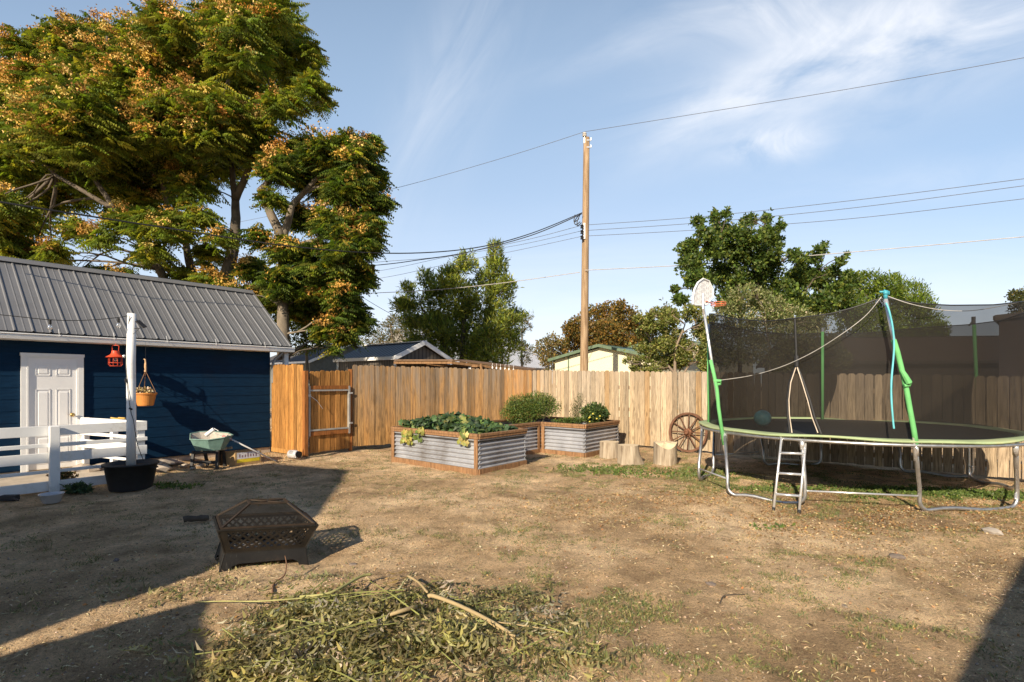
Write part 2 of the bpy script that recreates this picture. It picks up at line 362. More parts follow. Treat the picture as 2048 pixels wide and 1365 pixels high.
def limbs_to(mb, nodes, cl, r0, frac=1.0, twigs=2):
    for (px, py, Yc, r) in cl:
        if random.random() > frac: continue
        c = P(px, py, Yc); nd = min(nodes, key=lambda q: (q-c).length-(.5 if q.z < c.z else -.6)); R = r/F_PX*Yc
        L = (c-nd).length; pts = limb(mb, nd, c, min(r0, min(.06, .012+L*.010)), .014, .13, 7, 6)
        for k in range(twigs):
            v = Vector((random.uniform(-1, 1), random.uniform(-1, 1), random.uniform(-.5, 1))).normalized()*R*.9
            limb(mb, pts[random.randint(3, 6)], c+v, .014, .005, .15, 5, 4)
def jitY(cl, Y0, dY):
    return [(x, y, Y0+random.uniform(-dY, dY), r) for x, y, r in cl]

# ---------------------------------------------------------------- blue garage with metal roof
Wc = G(540, 903)                              # wall corner on the ground, right end
NW = p2.copy()                                # outward normal of its long wall
OH = .20
def wall(s, h, off=0.0): return Wc+g2*s+NW*off+UP*h     # s negative towards the left
garage = thing('garage', 'dark blue garage with grey metal roof and a white door', 'garage', Wc+g2*-3)
LEN = 7.5
t = NT('blue_siding'); nz = t.noise(5, 5, .6, stretch=(1, 1, 6)); blue = t.ramp(nz, [(.3, (.0016, .016, .042)), (.7, (.0030, .024, .060))])
patch = t.ramp(t.noise(.8, 3), [(.58, (0, 0, 0)), (.66, (1, 1, 1))]); blue = t.mix(t.math('MULTIPLY', patch, .35), blue, (.007, .013, .026))
t.bump(t.noise(60, 4, .6, stretch=(1, 1, 8)), .35, .004); BLUE = t.set(blue, .7, 0, .12)
mb = MB(); rows = [(.12+.2*i) for i in range(12)]
for i, h in enumerate(rows):                  # lap boards, each proud at its lower edge
    h2 = min(h+.2, 2.43); mb.add([wall(-LEN, h, .008), wall(0, h, .008), wall(0, h2, .002), wall(-LEN, h2, .002), wall(-LEN, h, 0), wall(0, h, 0)], [(0, 1, 2, 3), (4, 5, 1, 0)])
mb.slab(wall(-LEN, .1, 0), g2*LEN, -NW*3.2, UP*2.33); mb.build('siding_wall', BLUE, garage)
mb = MB(); mb.slab(wall(-LEN, 0, -.03)+UP*-.2, g2*(LEN+.02), -NW*3.1, UP*.31); mb.build('foundation', CONC, garage)
EH, RH, RUN = 2.46, 3.95, 1.95                # eave height, ridge height, run
ROOFM = simple('roof_steel', (.215, .215, .22), .42, .35, .10, 2, .03, .5)
A0 = wall(0, EH, OH)+g2*.42; ridge0 = A0-NW*RUN+UP*(RH-EH); sl = ridge0-A0; nr = sl.cross(g2).normalized(); nr = nr if nr.z > 0 else -nr
RL = LEN+.6
mb = MB(); prof = [(0, 0), (.012, .019), (.028, .019), (.04, 0)]; x = 0; pts = []
while x < RL-.05:
    pts += [(x+a, b) for a, b in prof]
    pts += [(x+.105, 0), (x+.113, .004), (x+.125, .004), (x+.133, 0)]; x += .2285
for i in range(len(pts)-1):
    (a, h), (b, h2) = pts[i], pts[i+1]; mb.add([A0-g2*a+nr*h, A0-g2*b+nr*h2, ridge0-g2*b+nr*h2, ridge0-g2*a+nr*h], [(0, 1, 2, 3)])
mb.add([A0+nr*-.03, A0-g2*RL+nr*-.03, ridge0-g2*RL+nr*-.03, ridge0+nr*-.03], [(3, 2, 1, 0)])
b0 = ridge0-NW*(RUN)-UP*(RH-EH); mb.add([ridge0, ridge0-g2*RL, b0-g2*RL, b0], [(0, 1, 2, 3)])
mb.build('metal_roof', ROOFM, garage)
mb = MB()
for q in (0, 1):
    e = ridge0+UP*.05; dn = (-sl if q == 0 else (b0-ridge0)).normalized(); mb.add([e, e-g2*RL, e-g2*RL+dn*.16, e+dn*.16, e+UP*-.01, e+dn*.16+UP*-.02], [(0, 1, 2, 3)])
mb.tube([ridge0+UP*.04+g2*.01, ridge0+UP*.04-g2*RL], .018, 6); mb.build('ridge_cap', ROOFM, garage)
mb = MB(); mb.beam(A0+g2*.006-nr*.012, ridge0+g2*.006, .016, .05, nr); mb.beam(ridge0+g2*.006, b0+g2*.006, .016, .05); mb.build('rake_trim', ROOFM, garage)
mb = MB(); ga = A0+UP*-.045
pr = [(0, 0), (.0, -.065), (.035, -.09), (.095, -.09), (.11, -.04), (.11, 0), (.10, 0), (.10, -.035), (.08, -.08), (.04, -.08), (.012, -.06), (.012, 0)]
vs = []; 
for e in (ga+g2*.03, ga-g2*RL):
    for a, b in pr: vs.append(e+NW*(a-.02)+UP*b)
n = len(pr); mb.add(vs, [(i, (i+1) % n, n+(i+1) % n, n+i) for i in range(n)]+[tuple(range(n)), tuple(range(n, 2*n))[::-1]])
mb.tube([ga+g2*.03+NW*.098+UP*.0, ga-g2*RL+NW*.098], .011, 6); mb.build('gutter', WHITEV, garage)
mb = MB(); mb.slab(ga-g2*RL+NW*-.05+UP*-.10, g2*(RL-.01), NW*.028, UP*.10)
mb.slab(ga-g2*RL+NW*-.20+UP*-.10, g2*(RL-.01), NW*.15, UP*.02); mb.build('fascia', WHITEV, garage)
mb = MB()                                       # gable wall end and its white corner post and downpipe elbow
c1 = wall(0, 2.43, 0); mb.poly([c1, c1-NW*3.2, wall(0, 3.75, -1.6)], -g2*.1); mb.build('gable_end', BLUE, garage)
mb = MB(); mb.slab(wall(.30, .1, .0), g2*.10, NW*.1, UP*2.3); mb.build('corner_post', WHITEV, garage)
DARKMET = simple('downpipe_metal', (.30, .29, .28), .4, .5)
mb = MB(); mb.tube([wall(.25, 2.36, .15), wall(.22, 2.28, .13), wall(.10, 2.15, .04), wall(.04, 2.05, .06), wall(.04, 1.6, .06)], .035, 8); mb.build('downpipe', DARKMET, garage)
# door
DA = on_ray(Wc.copy(), g2, 56); DB = on_ray(Wc.copy(), g2, 153); sA, sB = (DA-Wc).dot(g2), (DB-Wc).dot(g2)
d0, d1 = .10, 2.03
DOORM = simple('door_paint', (.80, .79, .78), .45, 0, .03, 2, .03, dirt=(.72, .69, .64))
mb = MB(); mb.slab(wall(sA, d0, .004), g2*(sB-sA), NW*.02, UP*(d1-d0)); door = mb.build('door', DOORM, garage)
dw = sB-sA; mb = MB()
for (u0, u1, v0, v1) in [(.14, .44, .05, .30), (.56, .86, .05, .30), (.14, .44, .36, .72), (.56, .86, .36, .72), (.14, .44, .84, .95), (.56, .86, .84, .95)]:
    a = wall(sA+dw*u0, d0+(d1-d0)*v0, .024); ux, uz = g2*dw*(u1-u0), UP*(d1-d0)*(v1-v0)
    for (q0, qx, qz) in [(a, ux, UP*.012), (a+uz-UP*.012, ux, UP*.012), (a, g2*.012, uz), (a+ux-g2*.012, g2*.012, uz)]: mb.slab(q0, qx, NW*.007, qz)
    i0 = a+g2*.032+UP*.032; ix, iz = ux-g2*.064, uz-UP*.064; b_ = [i0, i0+ix, i0+ix+iz, i0+iz]; c_ = (i0+ix/2+iz/2)
    tp = [c_+(q-c_)*.88+NW*.008 for q in b_]; mb.hexa(b_, tp)
mb.build('door_panel', DOORM, door)
BRASS = simple('brass', (.55, .38, .14), .3, .9, .2, 8, .02)
mb = MB(); kc = wall(sB-.07, d0+.93, .024); mb.lathe(kc, [(.034, 0), (.034, .006), (.012, .01), (.012, .035), (.030, .042), (.034, .058), (.024, .07), (.0, .074)], 16, NW); mb.build('door_knob', BRASS, door)
mb = MB(); tw = .075
mb.slab(wall(sA-tw-.02, .05, .002), g2*tw, NW*.045, UP*(d1+.03-.05)); mb.slab(wall(sB+.02, .05, .002), g2*tw, NW*.045, UP*(d1+.03-.05))
mb.slab(wall(sA-tw-.03, d1+.03, .001), g2*(dw+2*tw+.06), NW*.055, UP*.05); mb.slab(wall(sA-.02, .05, .003), g2*.02, NW*.05, UP*(d1-.02)); mb.slab(wall(sB, .05, .003), g2*.02, NW*.04, UP*(d1-.02))
mb.slab(wall(sA, d1, .003), g2*dw, NW*.04, UP*.03); mb.build('door_frame', WHITEV, garage)
mb = MB(); mb.slab(wall(sA-.02, .065, .002), g2*(dw+.04), NW*.09, UP*.03); mb.build('door_threshold', BRASS, garage)
def gut(px, drop=0.0): q = on_ray(ga+NW*.105, g2, px); return q+UP*(-drop)
for px in (118, 228, 334, 432, 530):            # little clips standing on the gutter
    q = gut(px); mb = MB(); mb.tube([q+UP*-.03+NW*.01, q+UP*.02+NW*.012, q-NW*.04+UP*.11], .003, 5); mb.build('gutter_clip', WHITEV, garage)
mb = MB(); mb.slab(wall(sA-1.6, -.05, .02), g2*3.0, NW*1.25, UP*.10); slab = mb.build('stoop', CONC, None, bevel=.01); tag(slab, kind='structure')

# ---------------------------------------------------------------- wooden fences
def board_fence(name, label, A, B, zb, zt, bw, m, cols, root=None, gap=.008, dog=True, side=1, thick=.016, stagger=0.0, tints=None):
    A, B = Vector(A), Vector(B); d = (B-A); L = d.length; d.normalize(); nrm = Vector((d.y, -d.x, 0))*side   # faces camera side
    root = root or thing(name, label, 'fence', A)
    mb = MB(); n = max(1, round(L/bw)); w = L/n
    for i in range(n):
        f = i/n; gp_ = random.uniform(.1, 1.5)*gap; a = A+d*(w*i+gp_/2); wb = w-gp_; h0 = zb[0]+(zb[1]-zb[0])*f+random.uniform(-.008, .008); h1 = zt[0]+(zt[1]-zt[0])*f+random.uniform(-.012, .012)
        off = nrm*(random.uniform(0, .012)+(stagger if i % 2 else 0)); tilt = d*random.uniform(-.003, .003)
        b = random.choice(cols) if tints is None else tints(f); k = random.uniform(.74, 1.16); mb.col = tuple(c*k for c in b)
        c = wb*.24 if dog else 0
        o2 = [a+UP*h0, a+d*wb+UP*h0, a+d*wb+UP*(h1-c)+tilt, a+d*(wb-c)+UP*h1+tilt, a+d*c+UP*h1+tilt, a+UP*(h1-c)+tilt] if dog else [a+UP*h0, a+d*wb+UP*h0, a+d*wb+UP*h1, a+UP*h1]
        mb.poly([q+off for q in o2], -nrm*thick)
    mb.build('board_panel', m, root)
    return root, d, nrm, L
S0 = Wc+p2*.02+NW*0+g2*.03; S1 = S0+p2*1.37
wh = (1, 1, 1)
r1, d, nn, L = board_fence('wood_fence', 'short orange cedar fence panel between the blue garage and the gate', S0, S1, (.10, .09), (2.02, 2.0), .125, CEDAR, [wh, (1.08, 1.0, .9), (.86, .8, .72), (1.1, 1.08, 1.0)])
for h in (.35, 1.1, 1.75): mb = MB(); mb.beam(S0-nn*.04+UP*h, S1-nn*.04+UP*h, .04, .09); mb.build('rail', CEDAR_RED, r1)
mb = MB(); mb.slab(S0+d*.0+nn*.012, d*1.3, -nn*.03, UP*.10); mb.build('kickboard', CEDAR, r1)
gp0 = S1+p2*.05
# gate
gate = thing('wood_gate', 'orange cedar gate with a grey steel frame and red timber rails', 'gate', S1+g2*.1)
mb = MB(); mb.slab(S1+p2*.0-g2*.02, p2*.09, g2*.09, UP*1.86); mb.build('post', CEDAR_RED, r1, bevel=.004)
GA, GB = S1+g2*.12, on_ray(S1+g2*.12, g2, 699)
_, gd, gn, gL = board_fence('', '', GA+g2*.03, GB, (.05, .07), (1.86, 1.90), .132, CEDAR, [wh, (.92, .85, .75), (.8, .74, .68), (1.05, 1, .95)], root=gate)
mb = MB(); f0, f1 = GA+gn*.035, GB+gn*.035-g2*.04
for q in (f0, f1): mb.beam(q+UP*.42, q+UP*1.53, .045, .045, gd)
mb.beam(f0+UP*1.43, f1+UP*1.43, .035, .035); mb.beam(f0+UP*.55, f1+UP*.55, .035, .035)
FRM = simple('painted_steel', (.42, .41, .38), .5, .3); mb.build('gate_frame', FRM, gate)
mb = MB(); mb.beam(f0+UP*1.495, f1+UP*1.495, .035, .085); mb.build('timber_rail', CEDAR_RED, gate)
mb = MB(); mb.beam(f0+UP*.475, f1+UP*.475, .035, .09); mb.build('timber_rail', CEDAR_RED, gate)
mb = MB(); mb.beam(f0-gd*.09+UP*1.32+gn*.01, f0+gd*.03+UP*1.32+gn*.01, .03, .05); mb.tube([f0+gn*.03+UP*1.32, f0+gn*.05+gd*.16+UP*1.2, f0+gn*.05+gd*.3+UP*1.02], .004, 5); mb.build('latch', CHROME, gate)
mb = MB(); mb.beam(f1+UP*1.36+gn*.03, f1+gd*.08+UP*1.36+gn*.03, .02, .04); mb.build('hinge', CHROME, gate)
mb = MB(); mb.beam(f1+UP*.66+gn*.03, f1+gd*.08+UP*.66+gn*.03, .02, .04); mb.build('hinge', CHROME, gate)
# left run
LF0 = on_ray(S1+g2*.12, g2, 701)+g2*.05; LF0.z = 0; CR = Vector((.56, 15.2, 0))
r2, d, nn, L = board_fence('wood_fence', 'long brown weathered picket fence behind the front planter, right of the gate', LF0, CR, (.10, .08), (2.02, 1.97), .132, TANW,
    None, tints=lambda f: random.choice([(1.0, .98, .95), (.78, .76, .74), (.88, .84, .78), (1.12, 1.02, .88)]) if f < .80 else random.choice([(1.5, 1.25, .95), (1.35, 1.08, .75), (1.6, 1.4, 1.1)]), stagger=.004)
for h in (.35, 1.05, 1.75): mb = MB(); mb.beam(LF0-nn*.04+UP*h, CR-nn*.04+UP*h, .04, .09); mb.build('rail', CEDAR_RED, r2)
mb = MB(); mb.slab(LF0-d*.085-nn*.06, d*.08, nn*.075, UP*1.92); mb.build('post', CEDAR_RED, r2, bevel=.004)
# right run
RF0 = Vector((.60, 15.22, 0)); RD = Vector((.7515, -.6598, 0)); RF1 = RF0+RD*12.3
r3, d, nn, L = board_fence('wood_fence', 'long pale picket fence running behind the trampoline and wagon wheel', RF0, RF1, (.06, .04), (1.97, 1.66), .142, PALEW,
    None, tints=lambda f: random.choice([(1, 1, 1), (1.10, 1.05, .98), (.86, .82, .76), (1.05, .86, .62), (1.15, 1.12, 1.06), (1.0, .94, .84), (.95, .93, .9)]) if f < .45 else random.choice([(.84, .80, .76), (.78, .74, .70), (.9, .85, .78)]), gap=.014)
for h in (.30, .95, 1.50): mb = MB(); mb.beam(RF0-nn*.04+UP*h, RF1-nn*.04+UP*(h-.08), .04, .09); mb.build('rail', TANW, r3)

# ---------------------------------------------------------------- raised beds
t = NT('corrugated_steel'); nz = t.noise(2.2, 7, .65, stretch=(1, 1, .5)); c = t.ramp(nz, [(.32, (.22, .21, .21)), (.52, (.36, .37, .40)), (.7, (.48, .49, .52))])
rst = t.ramp(t.noise(1.4, 8, .75, stretch=(1, 1, 1.6)), [(.60, (0, 0, 0)), (.75, (.5, .5, .5))]); c = t.mix(rst, c, (.46, .33, .22))
t.bump(t.noise(25, 4), .12, .004); STEELC = t.set(c, .40, .35, .5)
def corrugated(mb, A, B, z0, z1, nrm, period=.082, amp=.023):
    A, B = Vector(A), Vector(B); n = int((z1-z0)/period*8); vs = []; fs = []
    for i in range(n+1):
        z = z0+(z1-z0)*i/n; o = nrm*(amp*math.sin(2*math.pi*(z-z0)/period)); vs += [A+o+UP*z, B+o+UP*z]
    for i in range(n): fs.append((2*i, 2*i+1, 2*i+3, 2*i+2))
    mb.add(vs, fs)
SOIL = simple('soil', (.07, .05, .035), .95, 0, .4, 20, .8, .1)
def bed(label, poly, H, rail_w=.09, posts=()):
    root = thing('raised_bed', label, 'raised bed', sum(poly, Vector())/len(poly), 'raised beds of corrugated steel'); n = len(poly); cen = sum(poly, Vector())/n
    area = sum(poly[i].x*poly[(i+1) % n].y-poly[(i+1) % n].x*poly[i].y for i in range(n)); sgn = 1 if area > 0 else -1
    for i in range(n):
        A, B = poly[i], poly[(i+1) % n]; d = (B-A).normalized(); out = Vector((d.y, -d.x, 0))*sgn
        mb = MB(); corrugated(mb, A-out*.02, B-out*.02, .08, H-.05, out); mb.build('steel_panel', STEELC, root, smooth=True)
        mb = MB(); mb.slab(A-d*.0-out*.055+UP*(H-.04), d*(B-A).length, out*(rail_w), UP*.045)
        mb.slab(A-out*.035+UP*(H-.085), d*(B-A).length, out*.06, UP*.042); mb.build('top_rail', CEDAR_RAIL, root, bevel=.004)
        mb = MB(); mb.slab(A-out*.03-UP*.04, d*(B-A).length, out*.055, UP*.13); mb.build('base_board', CEDAR_RAIL, root, bevel=.004)
    for q in posts:
        mb = MB(); mb.slab(q[0]+UP*.09, q[1]*.085, q[2]*.022, UP*(H-.18)); mb.build('corner_post', CEDAR_RAIL, root, bevel=.003)
    mb = MB(); mb.add([q+UP*(H-.14) for q in poly], [tuple(range(n)) if sgn > 0 else tuple(range(n))[::-1]]); mb.build('soil', SOIL, root)
    return root
b1 = G(957.5, 950); pb = Vector((.757, -.653, 0)); gb = Vector((.61, .792, 0))
B1 = [b1-pb*2.48, b1, b1+gb*1.40, b1-pb*2.48+gb*1.40]
bed('corrugated steel planter with timber rim in front, full of squash leaves', B1, .70, posts=[(b1-pb*.10, pb, -gb), (b1-pb*2.48+pb*.0, pb, -gb)])
I0 = G(1081, 905.5); C0 = I0+pb*1.2; D0 = C0+gb*1.62; A1 = I0-gb*1.42; A2 = A1-pb*1.2; E0 = A2+gb*3.04
bed('L-shaped corrugated steel planter at the back by the fence corner', [A1, I0, C0, D0, E0, A2], .70, posts=[(I0-gb*.12, gb, pb), (I0+pb*.035, pb, -gb)])

# ---------------------------------------------------------------- plants in the beds
def mass(c, R, n): u = unit(rng.normal(size=(n, 3))); r = (.30+.70*rng.random(n)**.6+np.abs(rng.normal(0, .10, n)))[:, None]; return np.array(c)+u*r*np.array(R), u
sq = thing('squash_plant', 'broad-leaved squash plant spilling over the front planter rim', 'plant', b1-pb*1.2+gb*.6+UP*.56)
pos = []; nrm_ = []; n = 1250
for i in range(n):
    f = rng.random(); w_ = rng.random()
    q = b1-pb*(.15+2.2*f)+gb*(.08+1.25*w_); hh = .66+.20*rng.random()*(.5+math.exp(-((f-.55)/.3)**2))*(1-.3*abs(w_-.5))+(.04 if f > .6 else 0)
    pos.append((q.x, q.y, hh))
hang = [(b1-pb*(a_+w__*rng.random())-gb*(.03+.07*rng.random())+UP*(lo+.24*rng.random())) for a_, w__, lo, k_ in ((1.78, .30, .42, 34), (1.45, .2, .50, 12), (.22, .22, .50, 14)) for _ in range(k_)]
def fan_leaf(pos, d, s, R, cols, name, parent, lobes=5):
    V, Fc, CC = [], [], []
    for i in range(len(pos)):
        p0 = np.array(pos[i]); dd, ss = d[i], s[i]; nn_ = np.cross(dd, ss); r = R[i]; base = len(V)
        V.append(p0+nn_*r*.15); CC.append(cols[i]); K = 11
        for k in range(K):
            a = math.pi*(-.86+1.72*k/(K-1)); rr = r*(.95 if k % 2 == 0 else .68)*(1.05-.18*abs(a)/math.pi)
            V.append(p0+dd*rr*math.cos(a)+ss*rr*math.sin(a)-nn_*r*.16*(1+rng.random()*.6)); CC.append(cols[i]*(1+rng.normal(0, .05)))
        for k in range(1, K): Fc.append((base, base+k, base+k+1))
    return np_mesh(name, np.array(V), np.array(Fc), LEAF, parent, cols=np.clip(np.array(CC), 0, 1))
dn = unit(rng.normal(size=(n, 3))*.8+np.array([.1, -.5, -.1])); up_ = unit(rng.normal(size=(n, 3))*.6+np.array([-.1, -.25, 1])); sd = unit(np.cross(up_, dn)); dn = unit(np.cross(sd, up_))
fan_leaf(pos, dn, sd, .045+.05*rng.random(n), pal(n, [(.06, .105, .045), (.08, .14, .05), (.14, .19, .055), (.045, .075, .04), (.26, .26, .09)], [4, 4, 2, 3, .35], .25), 'foliage', sq)
m_ = len(hang); dn = unit(rng.normal(size=(m_, 3))*.25+np.array([0, -.15, -1.0])); ot = unit(rng.normal(size=(m_, 3))*.3+np.array([-.6, -.8, .1])); sd = unit(np.cross(ot, dn))
fan_leaf([tuple(h) for h in hang], dn, sd, .045+.035*rng.random(m_), pal(m_, [(.40, .36, .10), (.46, .38, .14), (.16, .22, .06), (.30, .30, .08)], None, .15), 'hanging_leaves', sq)
mb = MB()
for i in range(24):
    mb = MB(); f, w_ = random.random(), random.random(); q = b1-pb*(.2+2.1*f)+gb*(.1+1.2*w_); mb.tube([q+UP*.56, q+UP*.72+pb*random.uniform(-.06, .06), q+UP*.8+gb*random.uniform(-.1, .1)], .006, 5); mb.build('stem', bpy.data.materials.get('green_stem') or simple('green_stem', (.13, .19, .05), .6), sq)
def bush(name, label, C, R, n, size, width, cols, w, droop=0, stems=14, cat='plant', mat=LEAF, lumps=7, fruit=None):
    root = thing(name, label, cat, Vector(C)-UP*R[2]); cs = []
    for i in range(lumps):
        v = Vector((random.uniform(-1, 1)*R[0]*.55, random.uniform(-1, 1)*R[1]*.55, random.uniform(-.45, .55)*R[2])); cs.append((Vector(C)+v, random.uniform(.42, .62)))
    pos, u = [], []
    for c_, k in cs:
        a, b = mass(c_, (R[0]*k, R[1]*k, R[2]*k), n//lumps); pos.append(a); u.append(b)
    pos = np.concatenate(pos); u = np.concatenate(u); N = len(pos)
    d_ = unit(u*.6+rng.normal(size=(N, 3))*.7+np.array([0, 0, .3-droop])); s_ = unit(np.cross(d_, rng.normal(size=(N, 3))))
    leaves('foliage', pos, d_, s_, size*(.6+.8*rng.random(N)), width*(.6+.8*rng.random(N)), pal(N, cols, w), mat, root)
    SM = simple('stem', (.14, .13, .06), .7) if 'stem' not in bpy.data.materials else bpy.data.materials['stem']
    for i in range(stems):
        mb = MB()
        c_ = random.choice(cs)[0]; q = Vector(C)+Vector((random.uniform(-.4, .4)*R[0], random.uniform(-.4, .4)*R[1], -R[2])); limb(mb, q, c_+Vector((random.uniform(-1, 1)*R[0]*.4, random.uniform(-1, 1)*R[1]*.4, R[2]*.5)), .009, .003, .1, 5, 4); mb.build('stem', SM, root)
    if fruit:
        for i in range(fruit[0]):
            q = Vector(C)+Vector((random.uniform(-1, 1)*R[0]*.8, -R[1]*random.uniform(.3, .9), random.uniform(-.8, .5)*R[2])); mb = MB(); mb.lathe(q, [(.001, -.02), (.017, -.012), (.022, 0), (.016, .014), (.001, .02)], 8); mb.build('fruit', fruit[1], root, smooth=True)
    return root
GR = [(.10, .15, .035), (.075, .125, .035), (.15, .19, .04), (.21, .20, .05)]
c_ = P(1058, 823, 13.0); bush('tomato_plant', 'large feathery green bush in the back planter, near the fence corner', (c_.x, 13.0, .98), (.74, .42, .42), 12500, .05, .018, GR, [3, 3, 3, 1], stems=26, lumps=11)
c_ = P(1204, 828, 12.5); bush('tomato_plant', 'compact tomato bush with yellow fruit at the right end of the back planter', (c_.x, 12.5, .87), (.44, .36, .28), 4600, .065, .030, [(.06, .105, .04), (.09, .14, .045), (.14, .18, .05)], None, stems=14,
    fruit=(8, simple('yellow_fruit', (.6, .5, .08), .4)))
c_ = P(1152, 818, 12.9); bush('weed', 'thin airy flowering weed between the two bushes of the back planter', (c_.x, 12.9, 1.0), (.20, .15, .36), 420, .04, .016, [(.10, .12, .05), (.15, .14, .06)], None, stems=16, lumps=6)
c_ = P(1150, 850, 12.2); bush('weed', 'low green weeds along the middle of the back planter rim', (c_.x, 12.55, .66), (.5, .25, .12), 1600, .05, .022, GR, [4, 3, 1, 1], stems=6)

# ---------------------------------------------------------------- log stumps
t = NT('stump_side'); nz = t.noise(7, 6, .65, .3, stretch=(2.5, 2.5, .25)); c = t.ramp(nz, [(.34, (.19, .145, .10)), (.48, (.34, .275, .20)), (.66, (.46, .385, .29))]); t.bump(t.noise(12, 6, .7, .5, stretch=(3, 3, .25)), .8, .02); STUMP = t.set(c, .9, 0, .1)
CUT = simple('cut_wood', (.66, .52, .34), .85, 0, .15, 9, .2, .1)
def stump(label, c, r, h, flare=1.1, slant=0, seed=0, foot=0):
    root = thing('log_stump', label, 'stump', c, 'log stumps by the fence'); n = 40; lv = 9; rs = random.Random(seed); ph = [rs.uniform(0, 6.28) for _ in range(4)]
    def rad(a, f): return r*(1+(flare-1)*(1-f)**2.2+.035*math.sin(3*a+ph[0])+.025*math.sin(5*a+ph[1])+.012*math.sin(9*a+ph[2])+foot*max(0, math.cos(a-.0))**4*(1-f)**1.8)
    vs = []; fs = []
    for i in range(lv):
        f = i/(lv-1)
        for k in range(n):
            a = 2*math.pi*k/n; q = Vector((math.cos(a)*rad(a, f), math.sin(a)*rad(a, f), 0)); top = h-slant*max(0, -math.sin(a)-.15)*r/.22*.5*(1+.25*math.sin(3*a)); vs.append(c+q+UP*(-.03+(top+.03)*f))
    for i in range(lv-1):
        for k in range(n): fs.append((i*n+k, i*n+(k+1) % n, (i+1)*n+(k+1) % n, (i+1)*n+k))
    mb = MB(); mb.add(vs, fs); mb.build('trunk_side', STUMP, root, smooth=True)
    mb = MB(); ring = vs[-n:]; cc = c+UP*h+(Vector((0, .35*r, 0)) if slant else Vector()); r2 = [cc.lerp(q, .5)+UP*(.0 if not slant else (.012)) for q in ring]
    for q in r2:
        if slant: q.z = h-.005 if q.y > c.y-.3*r else q.z+.015
    mb.add(ring+r2+[cc], [(k, (k+1) % n, n+(k+1) % n, n+k) for k in range(n)]+[(n+k, n+(k+1) % n, 2*n) for k in range(n)]); mb.build('cut_face', CUT, root)
    return root
stump('grey log stump pushed against the steel planter, leftmost of three', Vector((2.09, 11.25, 0)), .205, .34, 1.05, seed=1)
stump('log stump with a root flare on its right side, middle of three', Vector((2.30, 10.35, 0)), .20, .375, 1.08, seed=2, foot=.65)
stump('log stump with a slanting fresh-cut top, beside the wagon wheel', Vector((3.02, 10.35, 0)), .22, .43, 1.04, slant=.22, seed=4)

# ---------------------------------------------------------------- wagon wheel
wc = P(1376, 865, 12.05); wheel = thing('wagon_wheel', 'rusty wooden wagon wheel leaning on the pale fence', 'wheel', Vector((wc.x, wc.y, 0)))
RUSTW = simple('rusty_wood', (.15, .075, .045), .8, 0, .4, 9, .4, .2); wax = (Vector((-RD.y, RD.x, 0))*-1+UP*.10).normalized()
wu = RD.normalized(); wv = wu.cross(wax).normalized(); wv = wv if wv.z > 0 else -wv; Rw = .455
mb = MB(); n = 56; vs = []; 
for k in range(n):
    a = 2*math.pi*k/n; e = wu*math.cos(a)+wv*math.sin(a)
    for (rr, oo) in ((Rw, -.03), (Rw, .03), (Rw-.05, .025), (Rw-.05, -.025)): vs.append(wc+e*rr+wax*oo)
fs = [(4*k+j, 4*k+(j+1) % 4, 4*((k+1) % n)+(j+1) % 4, 4*((k+1) % n)+j) for k in range(n) for j in range(4)]
mb.add(vs, fs); mb.build('rim', RUSTW, wheel, bevel=.004)
mb = MB(); mb.lathe(wc-wax*.09, [(.0, 0), (.075, 0), (.09, .04), (.09, .12), (.062, .15), (.05, .21), (.03, .215), (.03, .19), (0, .19)], 20, wax); mb.build('hub', simple('hub_rust', (.19, .085, .045), .75, .1, .5, 10, .3), wheel, smooth=False)
for k in range(12):
    a = 2*math.pi*(k+.5)/12+.26; e = wu*math.cos(a)+wv*math.sin(a); mb = MB(); mb.tube([wc+e*.07+wax*(.03 if k % 2 else -.02), wc+e*(Rw-.04)], [.015, .012], 8); mb.build('spoke', RUSTW, wheel, smooth=True)

# ---------------------------------------------------------------- trampoline
TC = Vector((5.37, 8.42, 0)); TR, TH = 2.20, .90
def ring(a, r, z): return TC+Vector((math.cos(a)*r, math.sin(a)*r, z))
def ang(px, py): q = G(px, py)-TC; return math.atan2(q.y, q.x)
def ang_at(px, near=True, r=TR):
    k = (px-1024)/F_PX; best = None
    for i in range(7200):
        a = 2*math.pi*i/7200; q = ring(a, r, 0); e = abs(q.x/q.y-k)
        if e < .0012 and (best is None or (q.y < best[1].y) == near): best = (a, q)
    return best[0] if best else 0
tramp = thing('trampoline', 'round trampoline with green pad, black net and steel legs', 'trampoline', TC)
GREENP = simple('pad_green', (.33, .41, .22), .7, 0, .22, 3, .25, .3, dirt=(.42, .42, .22)); FOAM = simple('foam_green', (.15, .45, .16), .75, 0, .15, 5, .25, .2)
mb = MB(); mb.tube([ring(2*math.pi*k/72, TR+.01, TH-.05) for k in range(73)], .022, 8, False); mb.build('frame_ring', STEEL, tramp, smooth=True)
mb = MB(); n = 96; vs = []; fs = []
prof = [(TR+.03, -.016), (TR+.04, .002), (TR+.02, .014), (TR-.08, .016), (TR-.17, .012), (TR-.23, -.004), (TR-.23, -.012), (TR-.06, -.010)]
for k in range(n):
    a = 2*math.pi*k/n
    for j, (rr, z) in enumerate(prof): vs.append(ring(a, rr+.01*math.sin(7*a), TH+z+(.012*math.sin(5*a)+.008*math.sin(11*a+1))*(1 if j < 3 else .4)))
m = len(prof); fs = [(m*k+j, m*k+(j+1) % m, m*((k+1) % n)+(j+1) % m, m*((k+1) % n)+j) for k in range(n) for j in range(m)]
mb.add(vs, fs); mb.build('safety_pad', GREENP, tramp, smooth=True)
mb = MB(); vs = [TC+UP*(TH-.03)]; fs = []; rr_ = [.4, .8, 1.2, 1.6, TR-.25]; 
for i, r in enumerate(rr_): vs += [ring(2*math.pi*k/64, r, TH-.03+.02*(r/1.9)**2) for k in range(64)]
